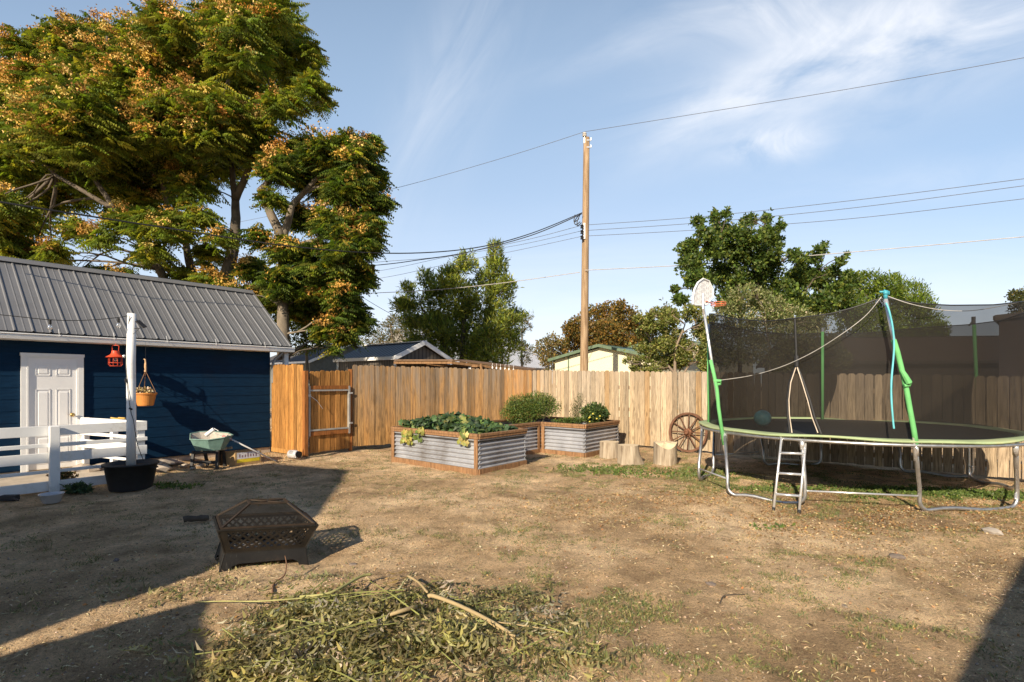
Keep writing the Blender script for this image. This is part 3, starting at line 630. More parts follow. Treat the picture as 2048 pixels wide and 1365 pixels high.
fs = [(0, 1+k, 1+(k+1) % 64) for k in range(64)]+[(1+64*i+k, 1+64*i+(k+1) % 64, 1+64*(i+1)+(k+1) % 64, 1+64*(i+1)+k) for i in range(4) for k in range(64)]
mb.add(vs, fs); mb.build('jumping_mat', simple('mat_black', (.016, .016, .018), .75, 0, .3, 6, .1), tramp)
def uleg(a1, a2, r=.024, low=0.0, gA=None, gB=None):
    A, B = gA or ring(a1, TR, 0), gB or ring(a2, TR, 0); tA, tB = ring(a1, TR, TH-.06), ring(a2, TR, TH-.06); pts = [tA, tA.lerp(A+UP*.25, .5), A+UP*.30]
    for k in range(7): f = k/6*math.pi/2; pts.append(A.lerp(B, .0)+(B-A).normalized()*(.12*(1-math.cos(f)))+UP*(.025+.12*(1-math.sin(f))+low))
    L = (B-A).length
    for k in range(1, 6): f = k/6; pts.append(A.lerp(B, .12/L+f*(1-.24/L))+UP*(.025+low+.02*math.sin(f*6.3)))
    for k in range(7): f = (6-k)/6*math.pi/2; pts.append(B-(B-A).normalized()*(.12*(1-math.cos(f)))+UP*(.025+.12*(1-math.sin(f))+low))
    pts += [B+UP*.30, tB.lerp(B+UP*.25, .5), tB]; mb = MB(); mb.tube(pts, r, 10); mb.build('leg', STEEL, tramp, smooth=True)
    for q, e_ in ((tA, A), (tB, B)):
        m2 = MB(); m2.tube([q.lerp(e_, .14), q+UP*.015], .030, 10); m2.build('leg_socket', CHROME, tramp, smooth=True)
LG = [(1455, 992, 1610, 1013), (1839, 1025, 2034, 1019), (1398, 965, 1427, 947), (1527, 932, 1642, 931), (1800, 945, 1945, 958)]
al = []
GL = []; TOPS = [(1449, 1603, 1), (1830, 2032, 1), (1400, 1424, 0), (1515, 1644, 0), (1792, 1946, 0)]
for (x1, y1, x2, y2), (t1, t2, nr_) in zip(LG, TOPS):
    if t1 == 1400: a1, a2 = ang_at(1404, True), ang_at(1427, False)
    else: a1, a2 = ang_at(t1, bool(nr_)), ang_at(t2, bool(nr_))
    al.append((a1, a2)); gA, gB = G(x1, y1), G(x2, y2); GL += [gA, gB]; uleg(a1, a2, gA=gA, gB=gB)
uleg(-.30, .12)
def bar(a, b, h): mb = MB(); mb.tube([ring(a, TR, h), ring(b, TR, h-.01)], .013, 8); mb.build('brace', CHROME, tramp, smooth=True)
mb = MB(); mb.tube([GL[1]+UP*.20, GL[2]+UP*.20], .013, 8); mb.build('brace', CHROME, tramp, smooth=True); mb = MB(); mb.tube([GL[0]+UP*.24, GL[4]+UP*.22], .013, 8); mb.build('brace', CHROME, tramp, smooth=True)
bar(al[2][1], al[3][0], .22); bar(al[3][1], al[4][0], .22); bar(al[4][1], .12, .22); bar(al[1][1], -.30, .2)
# enclosure poles
def pole_part(name, pts, r, m, smooth=True): mb = MB(); mb.tube(pts, r, 10); return mb.build(name, m, tramp, smooth=smooth)
YA, YB = ring(al[0][0], TR, 0).y, ring(al[1][0], TR, 0).y; YA2 = ring(al[2][0], TR, 0).y+.3; YF1, YF2 = 10.2, 9.35
pole_part('net_pole', [P(1454, 925, YA), P(1446, 880, YA), P(1424, 726, YA), P(1405, 604, YA)], .020, CHROME)
pole_part('foam_sleeve', [P(1448, 890, YA), P(1437, 815, YA), P(1434, 780, YA-.02), P(1428, 750, YA), P(1421, 720, YA)], .027, FOAM)
mb = MB(); mb.tube([P(1428, 762, YA), P(1442, 762, YA-.05), P(1441, 768, YA-.02), P(1430, 770, YA)], [.03, .02, .018, .03], 8); mb.build('foam_knot', FOAM, tramp)
pole_part('net_pole', [P(1418, 880, YA2), P(1418, 648, YA2)], .018, CHROME); pole_part('foam_sleeve', [P(1418, 850, YA2), P(1417, 666, YA2)], .027, FOAM)
pole_part('net_pole', [P(1831, 922, YB), P(1828, 862, YB), P(1820, 820, YB), P(1813, 780, YB), P(1806, 750, YB), P(1795, 705, YB), P(1787, 680, YB), P(1771, 597, YB)], .021, CHROME)
pole_part('foam_sleeve', [P(1833, 894, YB), P(1828, 862, YB), P(1820, 820, YB), P(1813, 780, YB), P(1806, 750, YB), P(1795, 705, YB), P(1787, 680, YB)], .029, FOAM)
mb = MB(); mb.tube([P(1804, 742, YB-.03), P(1810, 752, YB-.05), P(1818, 766, YB-.06), P(1819, 770, YB-.04), P(1808, 772, YB-.03)], [.024, .03, .034, .022, .02], 8); mb.build('foam_knot', FOAM, tramp)
pole_part('net_pole', [P(1645, 845, YF1), P(1645, 656, YF1)], .018, CHROME); pole_part('foam_sleeve', [P(1645, 843, YF1), P(1645, 664, YF1)], .026, FOAM)
pole_part('net_pole', [P(1958, 862, YF2), P(1947, 640, YF2)], .018, CHROME); pole_part('foam_sleeve', [P(1957, 856, YF2), P(1948, 650, YF2)], .028, FOAM)
mb = MB(); mb.tube([P(1947, 648, YF2), P(1947, 634, YF2)], .03, 8); mb.tube([P(1947, 640, YF2), P(1938, 652, YF2)], .012, 6); mb.build('pole_cap', BLACK, tramp)
# net
NETM = net_mat('net_mesh', (.013, .011, .009), .70); NR = TR-.13
near_top = [(1424, 628), (1470, 638), (1530, 643), (1580, 638), (1660, 628), (1720, 612), (1765, 594), (1830, 607), (1900, 611), (1990, 610), (2048, 603), (2200, 590)]
far_top = [(1424, 645), (1500, 662), (1580, 669), (1640, 667), (1700, 668), (1760, 664), (1850, 655), (1935, 650), (2000, 642), (2060, 622), (2200, 600)]
def interp(tb, x):
    return float(np.interp(x, [a for a, b in tb], [b for a, b in tb]))
aL = None; K = 220; angs = [2*math.pi*k/K for k in range(K+1)]
tang = math.atan2(TC.y, TC.x); vs = []; rows = 14
def is_near(a): q = ring(a, NR, 0)-TC; return q.x*TC.x+q.y*TC.y < -NR*NR*.98
def top_h(a):
    q = ring(a, NR, 0); px = 1024+F_PX*q.x/q.y; tb = near_top if is_near(a) else far_top; py = interp(tb, px); return CAM_H-(py-HY)/F_PX*q.y
slit0, slit1 = ang_at(1576, True, NR), ang_at(1632, True, NR)
slit0, slit1 = min(slit0, slit1), max(slit0, slit1); smid = ang_at(1592, True, NR)
hs = np.array([top_h(a) for a in angs[:-1]]); hs = (np.roll(hs, 1)+hs*2+np.roll(hs, -1))/4
nearA = [a for a in angs if is_near(a)]
def net_rows(a_list, name):
    mb = MB(); vs = []; fs = []; k0 = len(a_list)
    for a in a_list:
        h = hs[int(round(a/(2*math.pi)*K)) % K] if True else 0
        for j in range(rows+1):
            f = j/rows; rr = NR+.035*math.sin(9*a+3*f)*math.sin(math.pi*f)-.02*math.sin(math.pi*f); vs.append(ring(a, rr, TH+.02+(h-TH-.02)*f))
    for i in range(k0-1):
        for j in range(rows): fs.append((i*(rows+1)+j, (i+1)*(rows+1)+j, (i+1)*(rows+1)+j+1, i*(rows+1)+j+1))
    return vs, fs
vs, fs = net_rows(angs, 'net'); keep = []
def in_slit(q):
    px = 1024+F_PX*q.x/q.y; py = HY+F_PX*(CAM_H-q.z)/q.y
    if q.y > 7.5 or not (730 < py < 872): return False
    f = (py-730)/(866-730); return 1591-17*min(1, f*2.2) < px < 1591+42*f
# finer grid where the opening is, so its outline is clean
fine = MB(); a_lo, a_hi = ang_at(1560, True, NR), ang_at(1640, True, NR)
if a_lo > a_hi: a_lo, a_hi = a_hi, a_lo
K1, K2 = int(round(a_lo/(2*math.pi)*K)), int(round(a_hi/(2*math.pi)*K)); nf = 40; mfr = 70; vf = []
mb = MB(); fs2 = [f for f in fs if not (K1*(rows+1) <= min(f) and max(f) <= K2*(rows+1)+rows and min(f)//(rows+1) >= K1 and max(f)//(rows+1) <= K2)]
mb.add(vs, fs2)
for i in range(nf+1):
    kk = K1+(K2-K1)*i/nf; i0 = min(int(kk), K2-1); f_ = kk-i0
    for j in range(mfr+1):
        rj = rows*j/mfr; j0 = min(int(rj), rows-1); g_ = rj-j0
        q00, q10, q01, q11 = vs[i0*(rows+1)+j0], vs[(i0+1)*(rows+1)+j0], vs[i0*(rows+1)+j0+1], vs[(i0+1)*(rows+1)+j0+1]
        vf.append(q00.lerp(q10, f_).lerp(q01.lerp(q11, f_), g_))
ff = []
for i in range(nf):
    for j in range(mfr):
        ids = (i*(mfr+1)+j, (i+1)*(mfr+1)+j, (i+1)*(mfr+1)+j+1, i*(mfr+1)+j+1); c_ = sum((vf[k] for k in ids), Vector())/4
        if not in_slit(c_): ff.append(ids)
mb.add(vf, ff); net = mb.build('safety_net', NETM, tramp, smooth=True)
def netp(px, py, off=-.012):
    k = (px-1024)/F_PX; bestd = None
    for i in range(3600):
        a = 2*math.pi*i/3600; q = ring(a, NR, 0)
        if q.y < TC.y and abs(q.x/q.y-k) < .002 and (bestd is None or q.y < bestd.y): bestd = q
    q = bestd*(1+off/bestd.length); q.z = CAM_H-(py-HY)/F_PX*q.y; return q
mb = MB(); mb.tube([netp(1591, 731), netp(1580, 765), netp(1576, 800), netp(1577, 830), netp(1582, 866)], .0065, 6)
mb.tube([netp(1591, 731), netp(1602, 765), netp(1613, 800), netp(1622, 835), netp(1634, 866)], .0065, 6); mb.build('zip_edge', simple('zip_cream', (.62, .52, .42), .7), net)
mb = MB(); mb.tube([netp(1588, 638), netp(1590, 690), netp(1591, 735)], .014, 6); mb.tube([netp(1591, 712), netp(1591, 733)], .03, 6)
mb.tube([netp(1590, 731, .01), netp(1577, 765, .01), netp(1572, 800, .01), netp(1573, 830, .01), netp(1578, 868, .01)], .016, 6)
mb.tube([netp(1592, 731, .01), netp(1605, 765, .01), netp(1617, 800, .01), netp(1627, 835, .01), netp(1640, 868, .01)], .016, 6); mb.build('net_seam', BLACK, net)
mb = MB(); mb.tube([vs[i*(rows+1)+rows] for i in range(0, K, 2)]+[vs[rows]], .008, 5, False); mb.build('net_border', BLACK, net)
def rope(name, label, pts, r, m, cat='rope', parent=None):
    mb = MB(); mb.tube(pts, r, 6)
    if parent: return mb.build(name, m, parent, smooth=True)
    return tag(mb.build(name, m, smooth=True), label, cat)
def smooth_pts(pts, k=6):
    pts = [Vector(p_) for p_ in pts]; out = []
    for i in range(len(pts)-1):
        p0, p1, p2_, p3 = pts[max(i-1, 0)], pts[i], pts[i+1], pts[min(i+2, len(pts)-1)]
        for j in range(k):
            t_ = j/k; out.append(.5*((2*p1)+(p2_-p0)*t_+(2*p0-5*p1+4*p2_-p3)*t_**2+(3*p1-p0-3*p2_+p3)*t_**3))
    return out+[pts[-1]]
ROPE = simple('grey_rope', (.48, .46, .43), .8)
Ym = lambda f: YA+(YB-YA)*f-.18*math.sin(math.pi*f)
rope('net_cord', '', smooth_pts([P(1440, 761, Ym(0)-.05), P(1500, 752, Ym(.15)), P(1560, 735, Ym(.35)), P(1620, 708, Ym(.55)), P(1680, 671, Ym(.75)), P(1730, 633, Ym(.9)), P(1763, 594, Ym(1)-.03)]), .0042, ROPE, parent=tramp)
rope('net_cord', '', smooth_pts([P(1776, 593, YB), P(1820, 608, 6.2), P(1880, 620, 6.25), P(1940, 622, 6.4), P(2000, 613, 6.6), P(2060, 600, 6.9)]), .0042, ROPE, parent=tramp)
# ladder on the trampoline
lad = thing('ladder', 'three-rung steel ladder leaning on the trampoline edge', 'ladder', G(1573, 1022))
La, Lb = G(1547, 1020), G(1598, 1025); Lt1, Lt2 = P(1563, 878, La.y+.42), P(1612, 879, Lb.y+.42)
for A_, B_ in ((La, Lt1), (Lb, Lt2)):
    mb = MB(); mb.tube([A_-UP*.01, B_, B_+(B_-A_).normalized()*.02+Vector((0, .05, .02))], .016, 10); r_ = mb.build('side_rail', CHROME, lad, smooth=True)
    mb = MB(); mb.tube([A_-UP*.015, A_.lerp(B_, .03)], .02, 8); mb.build('rubber_foot', RUBBER, r_)
for f in (.21, .50, .79):
    mb = MB(); mb.tube([La.lerp(Lt1, f), Lb.lerp(Lt2, f)], .017, 10); mb.build('rung', CHROME, lad, smooth=True)
# ball on the mat and hose
bq = P(1525, 842, 8.3); mb = MB(); mb.lathe(Vector((bq.x, bq.y, TH+.14)), [(.002, -.13)]+[(.13*math.cos(a), .13*math.sin(a)) for a in np.linspace(-1.4, 1.4, 12)]+[(.002, .13)], 22)
tag(mb.build('ball', simple('ball_teal', (.10, .30, .34), .5, 0, .5, 6, .05), smooth=True), 'teal ball lying on the trampoline mat behind the net', 'ball')
HOSE = simple('aqua_hose', (.14, .52, .58), .45)
rope('garden_hose', 'aqua hose hanging down along the leaning front net pole', smooth_pts([P(1772, 606, YB-.05), P(1779, 625, YB-.06), P(1786, 660, YB-.06), P(1788, 700, YB-.06), P(1783, 760, YB-.06), P(1783, 800, YB-.06), P(1786, 840, YB-.06), P(1788, 858, YB-.06)]), .011, HOSE, 'hose')
mb = MB(); q = P(1771, 590, YB); mb.tube([q-UP*.05, q+UP*.04], .022, 10); mb.lathe(q+UP*.02, [(.0, -.02), (.024, -.02), (.028, .0), (.024, .03), (0, .03)], 14); mb.tube([q+UP*.035-Vector((.07, 0, 0)), q+UP*.035+Vector((.03, 0, 0))], .012, 8); mb.tube([q+UP*.055-Vector((.02, 0, 0)), q+UP*.035+Vector((.04, 0, 0)), q+Vector((.04, 0, 0))], .010, 8)
tag(mb.build('sprinkler', simple('sprinkler_teal', (.06, .34, .42), .4), smooth=True), 'teal sprinkler head strapped to the top of the leaning net pole', 'sprinkler')
# basketball hoop
hoop = thing('basketball_hoop', 'small white hoop backboard with orange rim above the trampoline corner', 'basketball hoop', P(1406, 612, YA))
t = NT('backboard'); vo = t.n('ShaderNodeTexChecker'); vo.inputs['Scale'].default_value = 18; mp = t.n('ShaderNodeMapping'); mp.inputs['Rotation'].default_value = (0, .78, 0)
t.l(t.tc.outputs['Object'], mp.inputs[0]); t.l(mp.outputs[0], vo.inputs['Vector']); vo.inputs['Color1'].default_value = (.62, .61, .60, 1); vo.inputs['Color2'].default_value = (.80, .79, .78, 1)
t.bump(vo.outputs['Fac'], .5, .01); BOARD = t.set(vo.outputs['Color'], .5)
outl = [(1406, 558), (1396, 565), (1389, 579), (1386, 596), (1386.5, 608.5), (1390, 610.5), (1406, 611.5), (1413, 610), (1426, 595), (1425.5, 579), (1418, 563)]
mb = MB(); bp = [P(x_, y_, YA+.35*((x_-1386)/40)) for x_, y_ in outl]; mb.poly(bp[::-1], Vector((-.012, .028, 0))); mb.build('backboard', BOARD, hoop)
mb = MB(); mb.tube([q+Vector((.0, -.004, 0)) for q in bp+[bp[0]]], .014, 6); mb.build('board_edge', WHITEV, hoop)
rc = P(1437, 606, YA+.30); mb = MB(); ORG = simple('orange_rim', (.55, .13, .06), .5)
for dz in (0, -.035): mb.tube([rc+Vector((math.cos(a)*.115, math.sin(a)*.115, dz)) for a in np.linspace(0, 2*math.pi, 25)], .0055, 6, False)
for k in range(8): a = k*math.pi/4; e = Vector((math.cos(a)*.115, math.sin(a)*.115, 0)); mb.tube([rc+e, rc+e-UP*.035], .004, 5)
mb.tube([rc-Vector((.11, 0, 0)), P(1412, 603, YA+.2)], .008, 6); mb.build('rim', ORG, hoop)
mb = MB(); mb.tube([P(1406, 588, YA-.03), P(1406, 618, YA-.03), P(1408, 630, YA)], .017, 8); mb.build('bracket', CHROME, hoop)

# ---------------------------------------------------------------- white rail fence by the door
K0 = on_ray(G(103, 985), g2, 292); K0.z = 0; KL = G(103, 985)-g2*2.6; KW = Vector((-7.80, 9.50, 0)); fpost = G(105, 985)
rf = thing('rail_fence', 'white painted rail fence running along in front of the garage door', 'fence', fpost)
RAILS = [(.83, .975), (.665, .72), (.44, .585), (.29, .335), (.03, .17)]
for (a, b) in RAILS:
    mb = MB(); mb.slab(KL+UP*a+p2*.02, g2*(K0-KL).length, p2*.032 if b-a > .1 else p2*.05, UP*(b-a)); mb.build('rail', WHITE, rf, bevel=.004)
mb = MB(); mb.slab(fpost-g2*.055+p2*.055, g2*.115, p2*.09, UP*.97); mb.build('post', WHITE, rf, bevel=.006)
mb = MB(); mb.slab(K0-g2*.12-p2*.08, g2*.1, p2*.1, UP*.94); mb.build('post', WHITE, rf, bevel=.006)
kd = (KW-K0).normalized(); kn = Vector((-kd.y, kd.x, 0)); kL = (KW-K0).length
rf2 = thing('rail_fence', 'short white rail fence section meeting the garage wall right of the door', 'fence', (K0+KW)/2)
for (a, b) in RAILS[:4]:
    mb = MB(); mb.slab(K0+UP*a+UP*.0+g2*.01, kd*kL, kn*.03, UP*(b-a)); mb.build('rail', WHITE, rf2, bevel=.004)
for f in (.50, .96): mb = MB(); mb.slab(K0+kd*kL*f-kn*.10, kd*.09, kn*.09, UP*.97); mb.build('post', WHITE, rf2, bevel=.006)
# black tub with a white pole
pc = Vector(((262-1024)/F_PX*7.95, 7.95, 0)); tub = thing('planter_tub', 'black plastic tub holding the tall white pole', 'tub', pc)
mb = MB(); mb.lathe(pc, [(.27, 0), (.275, .02), (.335, .36), (.36, .365), (.362, .39), (.345, .395), (.325, .36), (.31, .33)], 40, cap=False); mb.lathe(pc, [(.27, .002), (.001, .002)], 40, cap=False); mb.build('tub', BLACK, tub, smooth=True)
mb = MB(); mb.lathe(pc+UP*.33, [(.318, 0), (.15, .02), (.001, .03)], 30, jit=.03, cap=False); mb.build('soil', SOIL, tub)
mb = MB()
for sg in (-1, 1): q = pc+Vector((sg*.36, -.02, .34)); mb.tube([q+Vector((0, -.06, 0)), q+Vector((sg*.03, -.05, -.02)), q+Vector((sg*.03, .05, -.02)), q+Vector((0, .06, 0))], .008, 6)
mb.build('handle', BLACK, tub)
pole = thing('pole', 'tall white painted pole standing in the black tub', 'pole', pc+UP*.34)
mb = MB(); mb.tube([pc+UP*.33, pc+UP*1.1+Vector((.005, 0, 0)), pc+UP*1.9+Vector((.0, 0, 0)), pc+UP*2.65+Vector((.012, 0, 0))], [.064, .062, .06, .058], 20); mb.build('post', WHITE, pole, smooth=True)
mb = MB(); q = pc+Vector((.03, -.075, 0)); mb.tube(smooth_pts([q+UP*2.6, q+UP*2.25+Vector((-.07, .05, 0)), q+UP*1.95+Vector((-.07, .02, 0)), q+UP*1.55+Vector((-.03, 0, 0)), q+UP*1.18+Vector((.02, 0, 0)), q+UP*1.02+Vector((.05, .02, 0)), q+UP*.7+Vector((.13, -.02, 0)), q+UP*.42+Vector((.24, -.03, 0))], 4), .005, 5)
mb.tube([q+UP*1.66+Vector((-.06, 0, 0)), q+UP*1.60+Vector((-.05, 0, 0))], .012, 6); mb.tube([q+UP*1.22+Vector((.0, 0, 0)), q+UP*1.2+Vector((.04, 0, 0))], .014, 6); mb.build('cable', RUBBER, pole)
mb = MB(); q = pc+UP*2.42; mb.tube([q, q+Vector((.13, -.03, .0)), q+Vector((.15, -.03, .0))], .006, 6); mb.slab(q+Vector((.10, -.06, .10)), Vector((.10, .02, -.10)), Vector((.02, .06, .02)), Vector((.012, 0, .012))); mb.tube([q+Vector((.05, -.03, -.09)), q+Vector((.15, -.03, .0))], .004, 5)
mb.build('solar_lamp', BLACK, pole)
# light string
ls = thing('light_string', 'black wire with hanging glass bulbs tied to the white pole top', 'string lights', pc+UP*2.62)
top = pc+UP*2.63; wl = P(-200, 612, 6.4); W_ = smooth_pts([top, P(237, 638, 7.8)+UP*.02, P(170, 641, 7.5), P(100, 640, 7.2), P(0, 630, 6.9), wl]); mb = MB(); mb.tube(W_, .0055, 5); mb.build('wire', RUBBER, ls)
tg = NT('bulb_glass'); tg.set((.85, .86, .88), .08); tg.b.inputs['Transmission Weight'].default_value = .85; GLASS = tg.m
for (bx, by, Yb) in ((100, 641, 7.2), (237, 638, 7.8)):
    q = P(bx, by, Yb); mb = MB(); mb.tube([q+UP*.01, q-UP*.055], .016, 8); s_ = mb.build('bulb_socket', RUBBER, ls)
    mb = MB(); mb.lathe(q-UP*.055, [(.010, 0), (.022, -.025), (.027, -.05), (.018, -.078), (.001, -.085)], 14); mb.build('bulb', GLASS, s_, smooth=True)
# lantern hanging from the gutter
LANT = simple('red_lantern_paint', (.62, .075, .03), .4, 0, .15, 6, .02)
lq = gut(231); lq = P(231, 707, lq.y+.02); lan = thing('lantern', 'red wire-cage lantern hanging from the garage gutter', 'lantern', lq)
sc_ = lq.y/F_PX
mb = MB(); mb.lathe(lq, [(.0, 5*sc_*1), (6.5*sc_, 5*sc_), (7*sc_, 0), (9*sc_, -3*sc_), (16*sc_, -7.5*sc_), (15.5*sc_, -8.5*sc_), (8*sc_, -6*sc_), (0, -6*sc_)], 24); mb.build('shade', LANT, lan, smooth=False)
mb = MB()
for k in range(10):
    a = 2*math.pi*k/10; e = Vector((math.cos(a), math.sin(a), 0)); mb.tube([lq+e*11*sc_-UP*7*sc_, lq+e*11.3*sc_-UP*22*sc_, lq+e*9*sc_-UP*25.5*sc_], .0045, 5)
for zz, rr in ((-19, 11.3), (-25.5, 9)): mb.tube([lq+Vector((math.cos(a)*rr*sc_, math.sin(a)*rr*sc_, zz*sc_)) for a in np.linspace(0, 2*math.pi, 21)], .005, 5, False)
mb.build('cage', LANT, lan)
mb = MB(); mb.tube([lq+Vector((6*sc_, 0, 3*sc_)), lq+Vector((7*sc_, 0, 14*sc_)), lq+Vector((5*sc_, 0, 16*sc_)), lq+Vector((-5*sc_, 0, 16*sc_)), lq+Vector((-7*sc_, 0, 14*sc_)), lq+Vector((-6*sc_, 0, 3*sc_))], .0055, 6); mb.tube([lq+UP*16*sc_, lq+UP*30*sc_+Vector((0, .03, 0))], .004, 5); mb.build('handle', LANT, lan)
mb = MB(); mb.lathe(lq-UP*6*sc_, [(.01, 0), (.03, -.03), (.035, -.06), (.02, -.09), (.001, -.095)], 14); mb.build('bulb', GLASS, lan, smooth=True)
# hanging flower pot
hq = gut(291); hb = thing('hanging_pot', 'orange plastic pot of dried flowers hanging below the gutter', 'hanging planter', P(291, 812, hq.y)); s2 = hq.y/F_PX
TERRA = simple('orange_plastic', (.56, .22, .05), .5, 0, .1, 4, .03); c_ = P(291, 812, hq.y)
mb = MB(); mb.lathe(c_, [(.001, 0), (13*s2, 0), (14*s2, 2*s2), (17.5*s2, 20*s2), (17.8*s2, 22*s2), (20*s2, 23*s2), (20*s2, 26*s2), (18.5*s2, 26*s2), (17*s2, 21*s2)], 32, cap=False); mb.build('pot', TERRA, hb, smooth=False)
hk = P(291, 742, hq.y); mb = MB()
for a in (.2, 2.3, 4.4): mb.tube([c_+Vector((math.cos(a)*19*s2, math.sin(a)*19*s2, 26*s2)), hk], .005, 5)
mb.build('hanger', simple('hanger_brown', (.25, .13, .06), .6), hb)
mb = MB(); mb.tube([hk-UP*.02, hk+UP*12*s2, hk+UP*17*s2, hk+UP*22*s2+Vector((-.005, 0, 0)), hk+UP*23.5*s2+Vector((-.03, 0, 0))], [.022, .02, .013, .014, .01], 8); mb.build('hook', simple('hook_tan', (.60, .38, .2), .5), hb)
mb = MB(); mb.tube([hk+UP*23*s2, hq], .0012, 4); mb.build('line', BLACK, hb)
pos, u = mass(c_+UP*27*s2+Vector((-.03, 0, .01)), (.14, .14, .06), 420); d_ = unit(u+rng.normal(size=u.shape)*.5); leaves('dried_flowers', pos, d_, unit(np.cross(d_, rng.normal(size=u.shape))), .05, .025, pal(420, [(.5, .38, .16), (.35, .25, .12), (.14, .10, .07), (.6, .52, .4)]), DRYM, hb)
mb = MB(); q = P(251, 713, pc.y-.05); mb.lathe(q, [(.001, 0), (.02, .005), (.026, .02), (.02, .035), (.001, .04)], 12, Vector((-1, 0, 0))); tag(mb.build('knob', CHROME, smooth=True), 'small round silver knob on the left side of the white pole', 'knob')
# yellow pliers and clamp on the rail
mb = MB(); a_, b_ = on_ray(K0, kd, 222), on_ray(K0, kd, 250); YLW = simple('yellow_handle', (.62, .40, .10), .5)
mb.tube([a_+UP*.995, a_.lerp(b_, .45)+UP*.985], .012, 6); mb.tube([a_.lerp(b_, .55)+UP*1.0, b_+UP*1.0], .013, 6); mb.tube([a_.lerp(b_, .4)+UP*.99+kn*.03, a_.lerp(b_, .6)+UP*.995], .009, 6)
tag(mb.build('hand_tool', YLW), 'yellow-handled hand tool lying on the white fence rail', 'tool')

# ---------------------------------------------------------------- wheelbarrow, roller, box, jug
wb0 = Vector(((421-1024)/F_PX*9.95, 9.95, 0)); wbr = thing('wheelbarrow', 'green wheelbarrow with a cement-crusted tray and black legs', 'wheelbarrow', wb0); s3 = 9.95/F_PX
TRAYM = simple('tray_green', (.16, .27, .235), .6, 0, .3, 7, .2, dirt=(.42, .38, .32)); CRUST = simple('cement_crust', (.44, .40, .34), .9, 0, .3, 12, .6, .1)
def tq(x, y, z): return wb0+Vector((x*s3, y*s3, 0))+UP*z
top_o = [tq(-43, 5, .63), tq(-25, -26, .555), tq(12, -30, .545), tq(38, -18, .58), tq(41, 8, .60), tq(20, 30, .62), tq(-20, 34, .65), tq(-36, 22, .65)]
bot_o = [tq(-26, 2, .36), tq(-20, -16, .33), tq(10, -19, .33), tq(25, -10, .34), tq(26, 5, .35), tq(14, 18, .36), tq(-14, 20, .37), tq(-22, 12, .37)]
mb = MB(); n = 8; mb.add(top_o+bot_o, [(k, (k+1) % n, n+(k+1) % n, n+k) for k in range(n)]+[tuple(range(2*n-1, n-1, -1))]); mb.tube(top_o+[top_o[0]], .011, 6, False); mb.build('tray', TRAYM, wbr)
ti = [q.lerp(wb0+UP*q.z, .05)-UP*.004 for q in top_o]; bi = [q.lerp(wb0+UP*q.z, .08)+UP*.02 for q in bot_o]; cc = sum(bi, Vector())/n+UP*.04
mb = MB(); mb.add(ti+bi+[cc], [(n+k, n+(k+1) % n, (k+1) % n, k) for k in range(n)]+[(n+k, n+(k+1) % n, 2*n) for k in range(n)]); mb.build('cement_lining', CRUST, wbr)
mb = MB()
for (a, b) in ((tq(-24, -16, .33), tq(-25, -22, 0)), (tq(22, -14, .33), tq(24, -20, 0)), (tq(-20, 12, .36), tq(-16, 18, .0)), (tq(18, 12, .36), tq(20, 16, 0))): mb.beam(a, b, .05, .04, Vector((0, 1, 0)))
mb.beam(tq(-26, -20, .12), tq(24, -18, .12), .02, .05); mb.beam(tq(-24, -18, .30), tq(24, -16, .30), .04, .04); mb.build('leg_frame', BLACK, wbr)
mb = MB(); mb.beam(tq(-32, -14, .26), tq(28, 6, .345), .045, .04); mb.beam(tq(-30, 18, .30), tq(32, 20, .345), .045, .04); mb.build('handle', wood('handle_wood', (.38, .30, .2), .3, False, False), wbr)
mb = MB(); q = tq(4, 30, .18); mb.lathe(q-Vector((0, .0, 0)), [(.05, -.04), (.17, -.04), (.19, 0), (.17, .04), (.05, .04)], 24, Vector((1, .3, 0))); mb.build('wheel', RUBBER, wbr, smooth=False)
ro = thing('paint_roller', 'white paint roller on a long pole resting in the wheelbarrow', 'paint roller', G(550, 925)); pt = P(437, 866, 9.9)
PALEM = simple('pole_white', (.62, .60, .58), .5, 0, .2, 8, .05); foot = G(552, 925)+UP*.02; j = P(458, 877, 9.95)
mb = MB(); mb.tube([j, foot], .014, 8); mb.build('pole', PALEM, ro, smooth=True)
mb = MB(); mb.tube([P(450, 874, 9.93), j.lerp(foot, .05)], .02, 8); mb.tube([P(445, 872, 9.92), P(452, 875, 9.93)], .022, 8); mb.build('handle', simple('handle_red', (.5, .22, .2), .5), ro)
mb = MB(); mb.tube([P(447, 873, 9.92), P(431, 868, 9.9), P(437, 862, 9.88), P(428, 857, 9.88)], .006, 6); mb.build('wire_frame', CHROME, ro)
mb = MB(); mb.tube([P(412, 871, 9.86), P(428, 858.5, 9.88)], .036, 16); mb.build('roller_sleeve', simple('sleeve_white', (.78, .77, .75), .9), ro, smooth=False)
CARD = simple('cardboard', (.36, .24, .12), .85, 0, .15, 5, .1, .1); q = G(447, 932); bx = thing('cardboard_box', 'brown cardboard box with a printed label behind the wheelbarrow', 'box', q); q.y += .05
e1, e2 = Vector((.96, .10, 0)).normalized()*.22, Vector((.80, .60, 0)).normalized()*.27; bxh = .27
A_ = G(446, 932); B_ = A_+Vector((.245, -.02, 0)); C_ = B_+Vector((.30, .42, 0)); D_ = A_+(C_-B_)
mb = MB(); mb.hexa([A_, B_, C_, D_], [v+UP*bxh for v in (A_, B_, C_, D_)]); mb.build('carton', CARD, bx)
nb = Vector((C_.y-B_.y, -(C_.x-B_.x), 0)).normalized(); mb = MB(); l0 = B_.lerp(C_, .06)+nb*.003; l1 = B_.lerp(C_, .93)+nb*.003
mb.add([l0+UP*.12, l1+UP*.12, l1+UP*.245, l0+UP*.245], [(0, 1, 2, 3)]); mb.build('white_label', simple('label_white', (.62, .60, .62), .6, 0, .3, 30, 0), bx)
